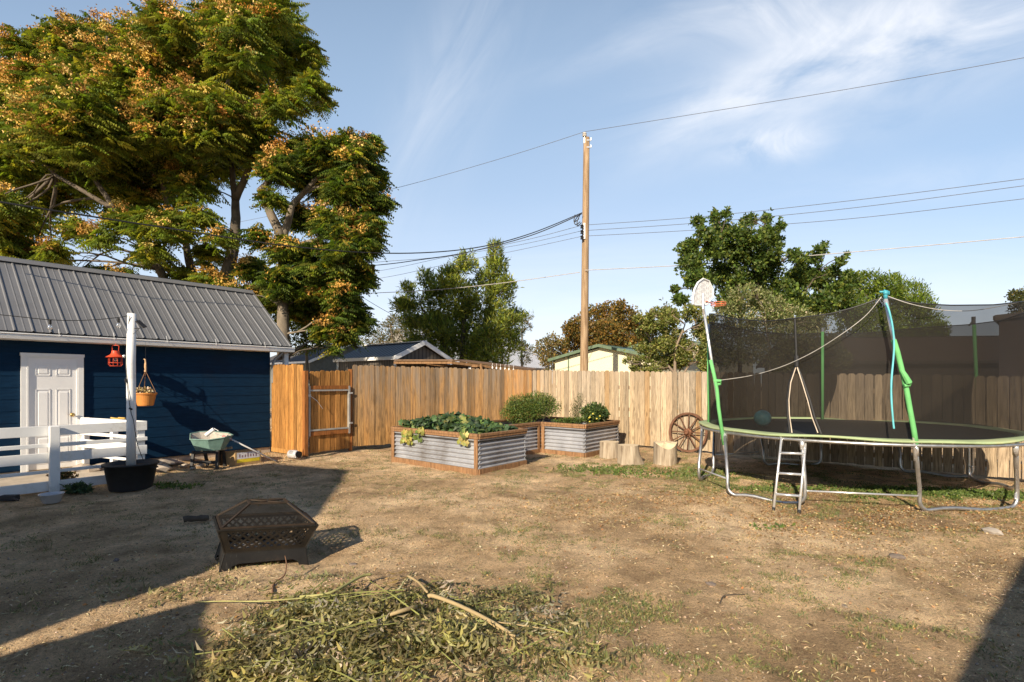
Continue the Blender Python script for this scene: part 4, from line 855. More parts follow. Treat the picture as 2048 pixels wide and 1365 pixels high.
mb = MB(); mb.add([l0+UP*.05, l1+UP*.05, l1+UP*.117, l0+UP*.117], [(0, 1, 2, 3)]); mb.build('yellow_label', simple('label_yellow', (.66, .52, .03), .6), bx)
mb = MB(); l2 = nb*.002
for k in range(7):
    f = .1+k*.12; h = random.uniform(.03, .08); a = l0.lerp(l1, f)+l2+UP*.15; mb.add([a, a+(l1-l0).normalized()*.018, a+(l1-l0).normalized()*.018+UP*h, a+UP*h], [(0, 1, 2, 3)])
mb.build('label_print', simple('print_dark', (.20, .08, .10), .6), bx)
q = G(590, 918); jug = thing('plastic_jug', 'clear plastic jug lying on its side before the gate post', 'jug', q); ax = Vector((.93, -.36, 0)).normalized(); jc = q+UP*.095-ax*.15
tj = NT('milky_plastic'); tj.set((.66, .66, .68), .25); tj.b.inputs['Transmission Weight'].default_value = .35; JUG = tj.m
mb = MB(); mb.lathe(jc, [(.0, 0), (.07, .0), (.088, .02), (.088, .17), (.08, .2), (.07, .225), (.0, .225)], 24, ax); mb.build('jug_body', JUG, jug, smooth=True)
mb = MB(); mb.lathe(jc+ax*.225, [(.0, 0), (.068, .0), (.068, .05), (.0, .05)], 20, ax); mb.build('lid', BLACK, jug)
mb = MB(); tl = -nn*0; fr = Vector((-.3, -.8, .5)).normalized()
for k in range(5):
    for w_ in range(3): a = jc+ax*(.06+.022*k)+fr*.0885+UP*.0+ax.cross(fr)*(-.03+.02*w_); mb.add([a, a+ax*.012, a+ax*.012+ax.cross(fr)*.013, a+ax.cross(fr)*.013], [(0, 1, 2, 3)])
mb.build('jug_print', BLACK, jug)
# rocks / broken concrete near the garage
ROCKM = simple('broken_concrete', (.40, .34, .28), .92, 0, .3, 6, .5, .1)
def rock(c, r, flat=.6, m=ROCKM, name='rock', label='', group=None, seed=0, stretch=1.4):
    rs = np.random.default_rng(seed); mb = MB(); bm_v = []; n = 26; pts = unit(rs.normal(size=(n, 3)))*np.array([r*stretch, r, r*flat])*(.75+.35*rs.random((n, 1)))
    import bmesh; bm = bmesh.new(); a = rs.random()*3.14
    for q in pts: bm.verts.new((q[0]*math.cos(a)-q[1]*math.sin(a), q[0]*math.sin(a)+q[1]*math.cos(a), q[2]))
    bmesh.ops.convex_hull(bm, input=bm.verts); 
    for v in [v for v in bm.verts if not v.link_faces]: bm.verts.remove(v)
    me = bpy.data.meshes.new(name); bm.to_mesh(me); bm.free(); me.materials.append(m); o = bpy.data.objects.new(name, me); link(o); o.location = (c[0], c[1], c[2]+r*flat*.55)
    bv = o.modifiers.new('bevel', 'BEVEL'); bv.width = r*.06; bv.segments = 2; return tag(o, label, 'rock', group)
RK = [(312, 918, .26, 'large tilted slab of broken concrete beside the white fence end'), (330, 928, .17, 'lumpy concrete chunk in front of the tilted slab'), (352, 925, .13, 'pointed concrete chunk at the right of the rubble pile'), (322, 938, .15, 'grey concrete lump touching the black tub'), (372, 930, .08, 'small pale stone between rubble and wheelbarrow'),
      (385, 934, .06, 'tiny pale stone at the wheelbarrow leg'), (400, 930, .07, 'rounded pebble under the wheelbarrow tray'), (160, 940, .12, 'tan flat stone behind the white rails, right of the door'), (190, 944, .13, 'buff flat stone behind the white rails beside the tub'), (140, 946, .08, 'small buff stone at the edge of the stoop'), (205, 936, .10, 'pale slab leaning behind the tub')]
for i, (x_, y_, r_, lb) in enumerate(RK): q = G(x_, y_+4); rock((q.x, q.y, .05 if x_ < 215 else 0), r_, .55, seed=i+5, label=lb, group='rubble by the garage')
# plastic tub, dark scrap, wood scraps
q = G(103, 1006); mb = MB(); mb.lathe(q, [(.0, 0), (.085, 0), (.095, .01), (.128, .115), (.138, .118), (.138, .126), (.122, .122), (.085, .012), (.0, .01)], 28, cap=False); tb_ = mb.build('food_tub', JUG, smooth=True); tag(tb_, 'cloudy plastic food tub on the dirt before the white fence', 'tub')
DK = simple('dark_scrap', (.03, .028, .03), .7)
q = G(12, 1003); mb = MB(); mb.slab(q-Vector((.1, 0, 0)), Vector((.2, .02, 0)), Vector((-.02, .1, 0)), UP*.07); mb.tube([q+Vector((.1, 0, .04)), q+Vector((.2, -.03, .02))], .012, 6); tag(mb.build('scrap', DK, bevel=.01), 'dark plastic scrap on the dirt at the far left', 'scrap')
def log(name, label, a, b, r, m, cat='branch', jit=.3):
    mb = MB(); n = 7; pts = [Vector(a).lerp(Vector(b), i/(n-1))+Vector((random.uniform(-1, 1), random.uniform(-1, 1), random.uniform(-.5, .5)))*r*jit for i in range(n)]
    mb.tube(pts, [r*(.9+random.random()*.25)*(1-.25*i/(n-1)) for i in range(n)], 9); return tag(mb.build(name, m, smooth=True), label, cat)
log('firewood_log', 'dark piece of firewood left of the fire pit', G(366, 1046)+UP*.04, G(418, 1042)+UP*.04, .038, BARKD, 'log')

# ---------------------------------------------------------------- fire pit
fa = math.radians(33); e1, e2 = Vector((math.cos(fa), math.sin(fa), 0)), Vector((-math.sin(fa), math.cos(fa), 0)); roll = math.radians(5.2)
e1t = (e1*math.cos(roll)-UP*math.sin(roll)); upt = (UP*math.cos(roll)+e1*math.sin(roll))
rimFL = P(436, 1062, 4.36); RWd, RDp = .80, .55
Cpit = rimFL+e1t*RWd/2+e2*RDp/2-upt*.365
pit = thing('fire_pit', 'rectangular bronze fire pit with lattice sides and a peaked mesh lid', 'fire pit', Cpit)
t = NT('bronze_steel'); c = t.ramp(t.noise(7, 6, .65), [(.3, (.022, .021, .020)), (.6, (.040, .036, .032)), (.75, (.075, .052, .038))]); ash = t.ramp(t.noise(9, 8, .75, stretch=(2, 2, .5)), [(.60, (0, 0, 0)), (.74, (.6, .6, .6))])
c = t.mix(ash, c, (.30, .28, .26)); t.bump(t.noise(90, 4), .2, .002); BRZ = t.set(c, .42, .6, .5)
def pq(x, y, z): return Cpit+e1t*x+e2*y+upt*z
def ringp(hx, hy, z): return [pq(-hx, -hy, z), pq(hx, -hy, z), pq(hx, hy, z), pq(-hx, hy, z)]
Rr, Wr, Br = ringp(RWd/2, RDp/2, .365), ringp(.325, .205, .155), ringp(.355, .235, 0)
def strip(mb, a, b, w, nv, th=.004):
    d = (b-a).normalized(); s_ = d.cross(nv).normalized()*w/2; mb.hexa([a-s_, b-s_, b+s_, a+s_], [a-s_+nv*th, b-s_+nv*th, b+s_+nv*th, a+s_+nv*th])
for k in range(4):
    a, b, c0, d0_ = Wr[k], Wr[(k+1) % 4], Rr[(k+1) % 4], Rr[k]; nv = (b-a).cross(d0_-a).normalized()
    def uvp(u, v): return a.lerp(b, u).lerp(d0_.lerp(c0, u), v)
    Wd, Hd = ((b-a).length+(c0-d0_).length)/2, (d0_-a).length; mb = MB(); iu0, iu1, iv0, iv1 = .08, .92, .18, .88
    for (u0, u1, v0, v1) in ((0, 1, 0, iv0), (0, 1, iv1, 1), (0, iu0, iv0, iv1), (iu1, 1, iv0, iv1)):
        q = [uvp(u0, v0), uvp(u1, v0), uvp(u1, v1), uvp(u0, v1)]; mb.hexa(q, [x_+nv*.004 for x_ in q])
    w, h = (iu1-iu0)*Wd, (iv1-iv0)*Hd; sp = .066
    for sg in (1, -1):
        x = -h
        while x < w+h:
            x0, x1 = x, x+h; y0, y1 = 0, h
            if x0 < 0: y0 += -x0; x0 = 0
            if x1 > w: y1 -= x1-w; x1 = w
            if y1-y0 > .01:
                U = lambda xx: (iu0+(iu1-iu0)*(xx/w if sg > 0 else 1-xx/w)); Vv = lambda yy: iv0+(iv1-iv0)*yy/h
                strip(mb, uvp(U(x0), Vv(y0))+nv*.001*sg, uvp(U(x1), Vv(y1))+nv*.001*sg, .018, nv)
            x += sp
    mb.build('lattice_panel', BRZ, pit)
    a, b, c0, d0_ = Br[k], Br[(k+1) % 4], Wr[(k+1) % 4], Wr[k]; L = (b-a).length; mb = MB()
    def uv2(u, v): return a.lerp(b, u).lerp(d0_.lerp(c0, u), v)
    o_ = [uv2(0, 0), uv2(.075/L, 0), uv2(.085/L, .28), uv2(.13/L, .40), uv2(1-.13/L, .40), uv2(1-.085/L, .28), uv2(1-.075/L, 0), uv2(1, 0), uv2(1, 1), uv2(0, 1)]
    nv2 = (b-a).cross(d0_-a).normalized(); mb.poly(o_, nv2*.004); mb.build('leg_skirt', BRZ, pit)
mb = MB()
for k in range(4): mb.beam(Rr[k], Rr[(k+1) % 4], .018, .012, upt); mb.beam(Wr[k], Wr[(k+1) % 4], .012, .012, upt); mb.beam(Wr[k], Rr[k], .012, .012); mb.beam(Br[k], Wr[k], .012, .012)
mb.build('rim', BRZ, pit)
mb = MB(); mb.add(ringp(.31, .19, .14), [(0, 1, 2, 3)]); mb.build('fire_bowl', simple('ash', (.26, .24, .22), .95, 0, .5, 20, .5), pit)
Lr, Lt = ringp(RWd/2-.025, RDp/2-.025, .376), ringp(.155, .085, .545); mb = MB()
for k in range(4): mb.beam(Lr[k], Lr[(k+1) % 4], .016, .016, upt); mb.beam(Lr[k], Lt[k], .018, .014); mb.beam(Lt[k], Lt[(k+1) % 4], .022, .012, upt)
mb.beam(Lt[0], Lt[2], .01, .008, upt); mb.beam(Lt[1], Lt[3]+upt*.002, .01, .008, upt); lid = mb.build('lid_frame', simple('lid_bronze', (.07, .05, .036), .45, .5, .4, 9, .1), pit)
SCR = net_mat('spark_mesh', (.02, .017, .014), .50, 2500); mb = MB()
for k in range(4): mb.add([Lr[k], Lr[(k+1) % 4], Lt[(k+1) % 4], Lt[k]], [(0, 1, 2, 3)])
mb.build('mesh_screen', SCR, lid)
mb = MB(); mb.tube([pq(0, 0, .545), pq(0, 0, .60)], .005, 6); mb.build('lid_handle', BLACK, lid)

# ---------------------------------------------------------------- utility pole and wires
PY = 20.0; pole_ = thing('utility_pole', 'tall weathered wooden utility pole beyond the fence', 'utility pole', Vector(((1168-1024)/F_PX*PY, PY, 0)))
t = NT('pole_wood'); c = t.ramp(t.noise(8, 6, .65, .4, stretch=(2, 2, .15)), [(.3, (.16, .10, .06)), (.5, (.31, .21, .125)), (.7, (.42, .31, .20))]); t.bump(t.noise(14, 5, .7, stretch=(3, 3, .1)), .6, .02); POLEW = t.set(c, .9, 0, .1)
pb_, ptp = P(1167, 860, PY), P(1173, 276, PY); pb_.z = 0; mb = MB(); mb.tube([pb_.lerp(ptp, i/8) for i in range(9)], [.165-.05*i/8 for i in range(9)], 18); mb.build('post', POLEW, pole_, smooth=True)
PORC = simple('porcelain', (.55, .52, .48), .3)
mb = MB(); q = P(1169, 276, PY-.1); mb.tube([q-UP*.2, q+UP*.05], .02, 6); mb.build('top_bracket', STEEL, pole_)
mb = MB(); mb.lathe(q+UP*.05, [(0, 0), (.07, .0), (.09, .04), (.05, .06), (.085, .10), (.06, .14), (0, .15)], 14); mb.build('insulator', PORC, pole_)
for y_ in (281, 295): mb = MB(); mb.beam(P(1173, y_, PY-.1), P(1182, y_, PY-.1), .04, .04); mb.tube([P(1182, y_, PY-.1), P(1182, y_-4, PY-.1)], .02, 6); mb.build('bolt_bracket', STEEL, pole_)
for y_ in (452, 463, 474): mb = MB(); mb.tube([P(1166, y_, PY-.18), P(1162, y_, PY-.2)], .05, 8); mb.lathe(P(1164, y_+2, PY-.2), [(0, -.06), (.07, -.05), (.04, 0), (.07, .05), (0, .06)], 10); mb.build('spool_insulator', BLACK, pole_)
mb = MB(); mb.slab(P(1167, 478, PY-.17), Vector((.07, 0, 0)), Vector((0, .02, 0)), UP*.6); mb.build('cable_guard', WHITEV, pole_)
mb = MB()
for (a, b) in (((1160, 428), (1150, 444)), ((1160, 430), (1155, 452)), ((1150, 430), (1152, 450))): mb.tube(smooth_pts([P(a[0], a[1], PY-.2), P((a[0]+b[0])/2-3, (a[1]+b[1])/2+2, PY-.25), P(b[0], b[1], PY-.25), P(b[0]+8, b[1]-6, PY-.2)]), .018, 5)
mb.build('drip_loop', BLACK, pole_)
WIRE = simple('wire_grey', (.10, .10, .11), .6); WIREB = simple('wire_black', (.02, .02, .022), .7); WIREL = simple('wire_light', (.40, .38, .36), .6)
def wire(label, pts, r, m): mb = MB(); mb.tube(smooth_pts([P(*q) for q in pts], 8), r, 5); tag(mb.build('overhead_wire', m), label, 'wire')
wire('thin topmost wire rising from the pole insulator to the upper right', [(1169, 264, 20), (1400, 227, 19), (1700, 178, 17.3), (2048, 116, 15.5), (2300, 68, 14.5)], .009, WIRE)
wire('thin topmost wire dropping from the pole insulator behind the big tree', [(1169, 264, 20), (1000, 318, 21.5), (790, 377, 24), (600, 420, 28), (300, 480, 36)], .009, WIRE)
wire('highest of three close wires running right from mid pole', [(1164, 451, 20), (1400, 434, 19), (1700, 402, 17.3), (2048, 358, 15.5), (2300, 325, 14.5)], .009, WIRE)
wire('middle of three close wires running right from mid pole', [(1164, 462, 20), (1400, 446, 19), (1700, 417, 17.3), (2048, 372, 15.5), (2300, 338, 14.5)], .009, WIRE)
wire('lowest of three close wires running right from mid pole', [(1164, 473, 20), (1400, 460, 19), (1700, 438, 17.3), (2048, 398, 15.5), (2300, 368, 14.5)], .009, WIRE)
wire('highest of three close wires running left from mid pole', [(1164, 451, 20), (1040, 483, 21), (880, 514, 23), (740, 526, 25), (500, 550, 30)], .009, WIRE)
wire('middle of three close wires running left from mid pole', [(1164, 462, 20), (1040, 490, 21), (900, 513, 23), (740, 545, 25), (500, 575, 30)], .008, WIRE)
wire('lowest of three close wires running left from mid pole', [(1164, 473, 20), (1040, 500, 21), (880, 532, 23), (740, 560, 25), (500, 590, 30)], .008, WIRE)
wire('pale cable crossing low from the pole to the right edge', [(1170, 541, 19.8), (1400, 529, 19), (1700, 505, 17.3), (2048, 474, 15.5), (2300, 450, 14.5)], .014, WIREL)
wire('pale cable running low from the pole across the willow', [(1160, 545, 19.8), (1000, 567, 21), (860, 581, 22.5), (740, 587, 24), (500, 600, 28)], .014, WIREL)
wire('thick black service cable sweeping left across the big tree', [(1164, 426, 19.8), (1060, 468, 18.5), (950, 496, 17), (800, 507, 15), (600, 495, 13), (300, 451, 10.8), (0, 404, 9), (-300, 350, 8)], .017, WIREB)
wire('second thick black cable dropping left behind the big tree', [(1164, 428, 19.8), (1060, 472, 20), (930, 506, 21), (840, 520, 22), (740, 532, 23), (500, 550, 26)], .018, WIREB)
wire('short thin wire slanting down between the big tree and the willow', [(720, 592, 26), (790, 632, 27), (880, 668, 29), (940, 690, 30)], .012, WIREB)

# ---------------------------------------------------------------- neighbouring buildings
def gable(name, label, E, a, b, Lr_, run, He, Hr, wallm, roofm, trimm=None, oh=.3, ribs=0, seams=0, cat='building', z0=0, ribr=.02):
    """E: eave corner on the ground. a: unit along the ridge, away from the gable end in view. b: unit across, from this eave to the other."""
    root = thing(name, label, cat, E); E = Vector((E.x, E.y, 0)); mb = MB(); W2 = 2*run
    q = [E, E+b*W2, E+b*W2+a*Lr_, E+a*Lr_]; mb.hexa([v+UP*z0 for v in q], [v+UP*He for v in q]); mb.poly([E+UP*He, E+b*W2+UP*He, E+b*run+UP*(Hr-.05)], a*Lr_)
    mb.build('wall', wallm, root)
    sl_ = (Hr-He)/run; mb = MB(); e = [E-a*oh-b*oh+UP*(He-sl_*oh+.04), E-a*oh+b*run+UP*(Hr+.04), E-a*oh+b*(W2+oh)+UP*(He-sl_*oh+.04)]
    for i in (0, 1): mb.hexa([e[i], e[i+1], e[i+1]+a*(Lr_+2*oh), e[i]+a*(Lr_+2*oh)], [v+UP*.05 for v in (e[i], e[i+1], e[i+1]+a*(Lr_+2*oh), e[i]+a*(Lr_+2*oh))])
    if ribs:
        k = int((Lr_+2*oh)/ribs)
        for j in range(k+1):
            for i in (0, 1): mb.tube([e[i]+a*(j*ribs)+UP*.055, e[i+1]+a*(j*ribs)+UP*.055], ribr, 4)
    mb.build('roof', roofm, root)
    if trimm:
        mb = MB()
        for i in (0, 1): mb.beam(e[i]-a*.02+UP*.01, e[i+1]-a*.02+UP*.01, .04, .14)
        mb.beam(e[0]-b*.02+UP*.01, e[0]-b*.02+a*(Lr_+2*oh)+UP*.01, .04, .11); mb.beam(e[1]+UP*.06, e[1]+a*(Lr_+2*oh)+UP*.06, .16, .03); mb.build('trim', trimm, root)
    return root, q
def solve_run(E, b, px): k = (px-1024)/F_PX; return (k*E.y-E.x)/(b.x-k*b.y)
SHINGLE = simple('grey_shingle', (.095, .092, .095), .95, 0, .3, 12, .5, .1); DKROOF = simple('dark_metal_roof', (.035, .037, .045), .38, .3, .2, 1.2, .02, .5)
t = NT('brown_cladding'); wv = t.n('ShaderNodeTexWave'); wv.inputs['Scale'].default_value = 3.0; t.l(t.tc.outputs['Object'], wv.inputs['Vector']); t.set(t.ramp(wv.outputs['Fac'], [(.05, (.03, .026, .022)), (.2, (.085, .072, .060)), (.9, (.10, .085, .070))]), .6, .2)
BRCLAD = t.m; GRWALL = simple('grey_wall', (.12, .13, .12), .9)
E = P(620, 723, 30); b_ = g2; run = solve_run(E, b_, 702); ap = E+b_*run
gable('house', 'grey-shingled house just right of the garage roof end', E, -p2, b_, 6, run, E.z, CAM_H-(688-HY)/F_PX*ap.y, GRWALL, SHINGLE, WHITEV, .25)
E = P(790, 717, 17); run = solve_run(E, g2, 845); ap = E+g2*run; sh, q = gable('shed', 'brown metal shed with dark ribbed roof and white trim beyond the fence', E, -p2, g2, 3.2, run, E.z, CAM_H-(689-HY)/F_PX*ap.y, BRCLAD, DKROOF, WHITEV, .10, ribs=.22, cat='shed', ribr=.012)
mb = MB(); mb.slab(E*1+Vector((-.03, -.03, -E.z)), Vector((.07, 0, 0)), Vector((0, .07, 0)), UP*E.z); mb.build('corner_trim', WHITEV, sh)
mb = MB(); q_ = E-p2*3.2; mb.slab(Vector((q_.x-.03, q_.y-.05, 0)), Vector((.07, 0, 0)), Vector((0, .07, 0)), UP*E.z); mb.build('corner_trim', WHITEV, sh)
OLDW = wood('old_lumber', (.27, .15, .07), .4, False, False)
cp = thing('lean_to', 'low orange timber lean-to roof just above the back fence', 'lean-to', Vector((-2.2, 17, 0)))
a0, a1, a2 = P(788, 722, 16.6), P(905, 722, 16.2), P(1068, 741, 18.0); mb = MB()
bk = Vector((.2, 2.4, .10)); 
for (u_, v_) in ((a0, a1), (a1, a2)): mb.hexa([u_, v_, v_+bk, u_+bk], [x_+UP*.04 for x_ in (u_, v_, v_+bk, u_+bk)])
mb.build('roof_sheet', simple('rusty_sheet', (.20, .12, .07), .7, .2, .4, 5, .2), cp)
mb = MB(); mb.beam(a0-UP*.06, a1-UP*.06, .05, .07); mb.beam(a1-UP*.06+Vector((0, -.003, 0)), a2-UP*.06, .05, .08); mb.beam(P(853, 730, 16.6), P(955, 733, 16.6), .05, .06); mb.build('beam', OLDW, cp)
for x_ in (937, 960, 1060): q = P(x_, 728, 16.6); mb = MB(); mb.slab(Vector((q.x, q.y, 0)), Vector((.07, 0, 0)), Vector((0, .07, 0)), UP*(q.z if x_ < 1000 else q.z-.25)); mb.build('post', WHITEV if x_ == 937 else OLDW, cp)
mb = MB(); q0, q1 = P(795, 727, 18.2), P(855, 727, 18.0); mb.slab(Vector((q0.x, q0.y, 0)), Vector((q1.x-q0.x, q1.y-q0.y, 0)), Vector((0, .04, 0)), UP*(q0.z)); mb.build('back_wall', CEDAR_RED, cp)
mb = MB(); q0, q1 = P(856, 728, 18.9), P(1065, 742, 19.2); mb.hexa([Vector((q0.x, q0.y, 0)), Vector((q1.x, q1.y, 0)), Vector((q1.x, q1.y+.04, 0)), Vector((q0.x, q0.y+.04, 0))], [q0, q1, q1+Vector((0, .04, 0)), q0+Vector((0, .04, 0))]); mb.build('side_wall', simple('dark_board', (.03, .024, .02), .9), cp)
for k, x_ in enumerate((985, 993, 1001, 1010, 1018, 1027)):
    q = P(x_, 734+k*.9, 16.9); mb = MB(); mb.lathe(q, [(.0, .02), (.02, .0), (.028, -.05), (.0, -.08)], 8); mb.tube([q, q+UP*.12], .006, 4); tag(mb.build('light_bulb', simple('bulb_white', (.8, .8, .78), .3) if 'bulb_white' not in bpy.data.materials else bpy.data.materials['bulb_white'], smooth=True), ['leftmost', 'second from left', 'third from left', 'fourth from left', 'fifth from left', 'rightmost'][k]+' of the six small white bulbs hung under the lean-to eave', 'light bulb', 'bulbs strung under the lean-to')
E = P(1100, 737, 55); WROOF = simple('white_metal_roof', (.43, .44, .47), .4, .1, .08, 2, .02)
run = solve_run(E, -p2, 1041); ap = E-p2*run; gable('barn', 'building with steep white ribbed metal roof behind the willow', E, -g2, -p2, 17, run, E.z, CAM_H-(684-HY)/F_PX*ap.y, simple('barn_wall', (.25, .23, .2), .9), WROOF, None, .12, ribs=.4, ribr=.025)
E = P(1110, 721, 27); run = solve_run(E, p2, 1201); ap = E+p2*run; GREENT = simple('green_trim', (.12, .17, .11), .6); CREAM = simple('cream_wall', (.66, .62, .46), .85, 0, .05, 1, .05)
hr, q = gable('house', 'pale yellow house with green gable roof behind the utility pole', E, g2, p2, 8, run, E.z, CAM_H-(694-HY)/F_PX*ap.y, CREAM, simple('green_roof', (.15, .23, .15), .5, .1), GREENT, .25)
mb = MB(); 
for x_ in (1136,): qq = on_ray(Vector((E.x, E.y, 0))-g2*.02, p2, x_); mb.slab(qq, p2*.06, -g2*.02, UP*3.0)
mb.build('downpipe', GREENT, hr)
E = P(1235, 706, 36); run = solve_run(E, p2, 1330); ap = E+p2*run; gable('house', 'second cream house with green roof half hidden behind the vine bush', E, g2, p2, 8, run, E.z, CAM_H-(676-HY)/F_PX*ap.y, CREAM, GREENT, GREENT, .25)
BRH = simple('brown_shingle', (.105, .072, .058), .9, 0, .2, 6, .3, .1); BRW = simple('brown_wall', (.045, .035, .03), .9)
E = P(1640, 722, 21); E2 = P(2300, 722, 19.5); dr = Vector((E2.x-E.x, E2.y-E.y, 0)); LL_ = dr.length; dr.normalize(); nb_ = Vector((-dr.y, dr.x, 0)); nb_ = nb_ if nb_.y > 0 else -nb_
gable('house', 'long low brown house seen through the trampoline net', E, dr, nb_, LL_, 3.2, 2.45, 3.55, BRW, BRH, BRW, .3)
E = P(1998, 690, 14.5); gable('house_wing', 'tall brown shingled wing at the right edge behind the net', E, Vector((.72, .69, 0)), Vector((.69, -.72, 0)), 3, 2.6, 3.35, 3.5, simple('wing_shingle', (.085, .06, .05), .9), BRH, BRW, .08, z0=0, cat='building')

# ---------------------------------------------------------------- house and added shade casters behind the photographer, outlines shaped for the yard's shade
OFFM = simple('house_siding', (.5, .47, .42), .8)
def behind(name, label, base, prof, depth, m=OFFM):
    mb = MB(); mb.poly([base-p2*u_+UP*h_ for u_, h_ in prof], -g2*depth); root = thing(name, label, 'building', base); mb.build('wall', m, root)
behind('house', 'gabled house standing to the left of and behind the photographer', Vector((-4.94, -1.01, 0)), [(0, -.2), (0, 3.06), (.55, 3.9), (2.58, 5.05), (4.6, 4.75), (5.1, 3.6), (5.1, -.2)], 5)
behind('left_shade_caster', 'small unseen gabled shade caster added behind the photographer', Vector((-3.6, -1.2, 0)), [(-.5, -.2), (-.45, 2.05), (-.157, 2.28), (.8, 2.56), (1.22, 1.96), (1.5, 1.7), (1.5, -.2)], .5)  # added out of view, peak shaped to cast the near left shade
behind('right_shade_caster', 'unseen shade caster with a sloping top, added behind and right of the photographer', Vector((.9, -1.5, 0)), [(.41, -.2), (.41, 2.25), (-.92, 3.79), (-2.2, 4.6), (-6, 4.6), (-6, -.2)], 3)  # added out of view, sloping edge shaped to shade the near right ground

# ---------------------------------------------------------------- trees
OG = [(.16, .19, .024), (.10, .135, .02), (.24, .24, .03), (.32, .26, .03)]
def tree(name, label, cl, n, size, width, cols, w, trunk, r0, group=None, frac=.7, twigs=1, bark=BARK, seeds=None, pin=None, base=None, lcl=None, **kw):
    b = base or P(*trunk[0][0]); root = thing(name, label, 'tree', Vector((b.x, b.y, 0)), group); mb = MB(); nodes = []
    for i, ch in enumerate(trunk):
        rr = [r0*(.8**i)*(1-.7*j/(len(ch)-1)) for j in range(len(ch))] if len(ch) > 1 else [r0]; pts = chain(mb, ch, rr)
        for j in range(len(pts)-1): nodes += [pts[j].lerp(pts[j+1], f) for f in (0, .33, .66)]
        nodes.append(pts[-1])
    limbs_to(mb, nodes, lcl or cl, r0*.22, frac, twigs); mb.build('trunk', bark, root, smooth=True)
    if pin: pinnate('crown', cl, n, *pin, cols, w, LEAF, root, **kw)
    else: crown('crown', cl, n, size, width, cols, w, LEAF, root, **kw)
    return root
CLL = [(60,110,55),(130,85,55),(200,75,48),(100,180,75),(200,150,75),(290,80,55),(330,45,45),(300,150,75),(390,65,55),(400,150,75),(460,25,55),(530,5,60),(480,90,65),(560,65,65),(590,120,55),(630,165,32),(550,160,55),(480,180,65),(20,170,55),(0,240,60),(70,260,65),(160,240,75),(250,230,75),(340,230,75),(420,240,65),(500,250,55),(565,205,42),(640,200,22),
 (30,330,55),(110,335,55),(190,320,65),(270,310,75),(350,310,65),(430,310,50),(510,295,45),(20,420,48),(85,395,45),(150,385,38),(240,390,55),(310,390,55),(385,375,45),(10,480,45),(150,455,26),(200,470,24),(130,545,26),(60,555,30),(0,540,30),(160,580,24),(290,580,30),(230,585,26),(440,470,24),(450,600,30),(420,520,24),(505,530,26),(480,600,32),(380,600,30),(400,590,26),(540,600,26),(90,575,26),(60,520,30),(110,500,24),(55,505,38),(100,520,26),(60,440,35),(300,445,45),(245,440,32),(350,450,38),(400,430,30),(190,545,30),(250,545,24),(320,515,28),(365,555,30),(420,560,30),(-60,300,90),(-60,420,80),(-50,180,80),(300,500,26),(420,500,22)]
CLR = [(640,300,42),(700,300,46),(742,290,26),(600,300,38),(560,330,42),(640,360,46),(700,370,50),(750,400,26),(775,400,10),(742,350,34),(540,390,22),(600,430,34),(665,440,40),(720,440,42),(515,470,26),(575,500,36),(635,510,44),(690,500,42),(728,480,34),(505,540,28),(560,560,40),(620,570,46),(680,570,46),(722,545,32),(640,620,42),(700,610,36),(715,640,26),(520,590,36),(660,655,28),(690,665,22),(668,695,10),(580,610,40),(460,590,30)]
random.seed(11)
def split(cl, k, f):       # each big clump becomes several leafy sprays with gaps between them
    out = []
    for (x, y, Yc, rr) in cl:
        for i in range(k):
            a = random.random()*6.283; q = rr*.72*math.sqrt(random.random()); out.append((x+q*math.cos(a), y+q*math.sin(a)*.9, Yc+random.uniform(-1, 1)*rr/F_PX*Yc*1.1, rr*f*random.uniform(.7, 1.25)))
    return out
clL0 = jitY(CLL, 17.2, 2.4); clR0 = jitY(CLR, 15.8, 1.2); clL = split(clL0, 8, .36)+[(x, y, Yc, rr*.95) for x, y, Yc, rr in clL0]+[(x, y, Yc-.5, rr*1.25) for x, y, Yc, rr in clL0[::3] if 100 < x < 520 and 100 < y < 380]; clR = split(clR0, 7, .38)+[(x, y, Yc, rr*.9) for x, y, Yc, rr in clR0]
trL = tree('shade_tree', 'huge spreading tree with drooping compound leaves and orange seed bunches behind the garage', clL, 24000, 0, 0, OG, [4, 3.6, 2.2, .7],
    [[(452, 720, 17), (455, 545, 17), (472, 470, 17), (470, 400, 17), (463, 330, 17)], [(385, 720, 17), (388, 560, 17), (372, 490, 17.3), (340, 440, 17.5)], [(350, 720, 16.8), (330, 560, 16.8), (295, 500, 16.5), (230, 420, 16), (110, 350, 16)], [(470, 400, 17), (500, 335, 16.5), (560, 220, 16)], [(463, 330, 17), (450, 200, 17), (470, 80, 17)], [(230, 420, 16), (150, 300, 16.5), (60, 190, 16.5)], [(340, 440, 17.5), (300, 250, 17), (250, 120, 17)]], .25,
    pin=(.66, 9, ), ll=.20, lw=.060, lcl=clL0, frac=1, twigs=2, bark=simple('pale_bark', (.13, .105, .08), .9, 0, .45, 4, .6, .2))
trR = tree('shade_tree', 'lower dark green tree with drooping leaf sprays right of the huge tree', clR, 8000, 0, 0, [(.09, .13, .02), (.06, .09, .018), (.15, .18, .024), (.28, .24, .03)], [4, 3.4, 2.6, 1.4],
    [[(568, 720, 15.8), (566, 560, 15.8), (566, 480, 15.8), (585, 410, 15.8), (640, 350, 15.6)], [(566, 480, 15.8), (520, 380, 15.5), (580, 325, 15.4)], [(566, 500, 15.8), (640, 480, 15.6), (650, 560, 15.4)]], .19, pin=(.58, 9), lcl=clR0, ll=.18, lw=.055, frac=1, twigs=2)
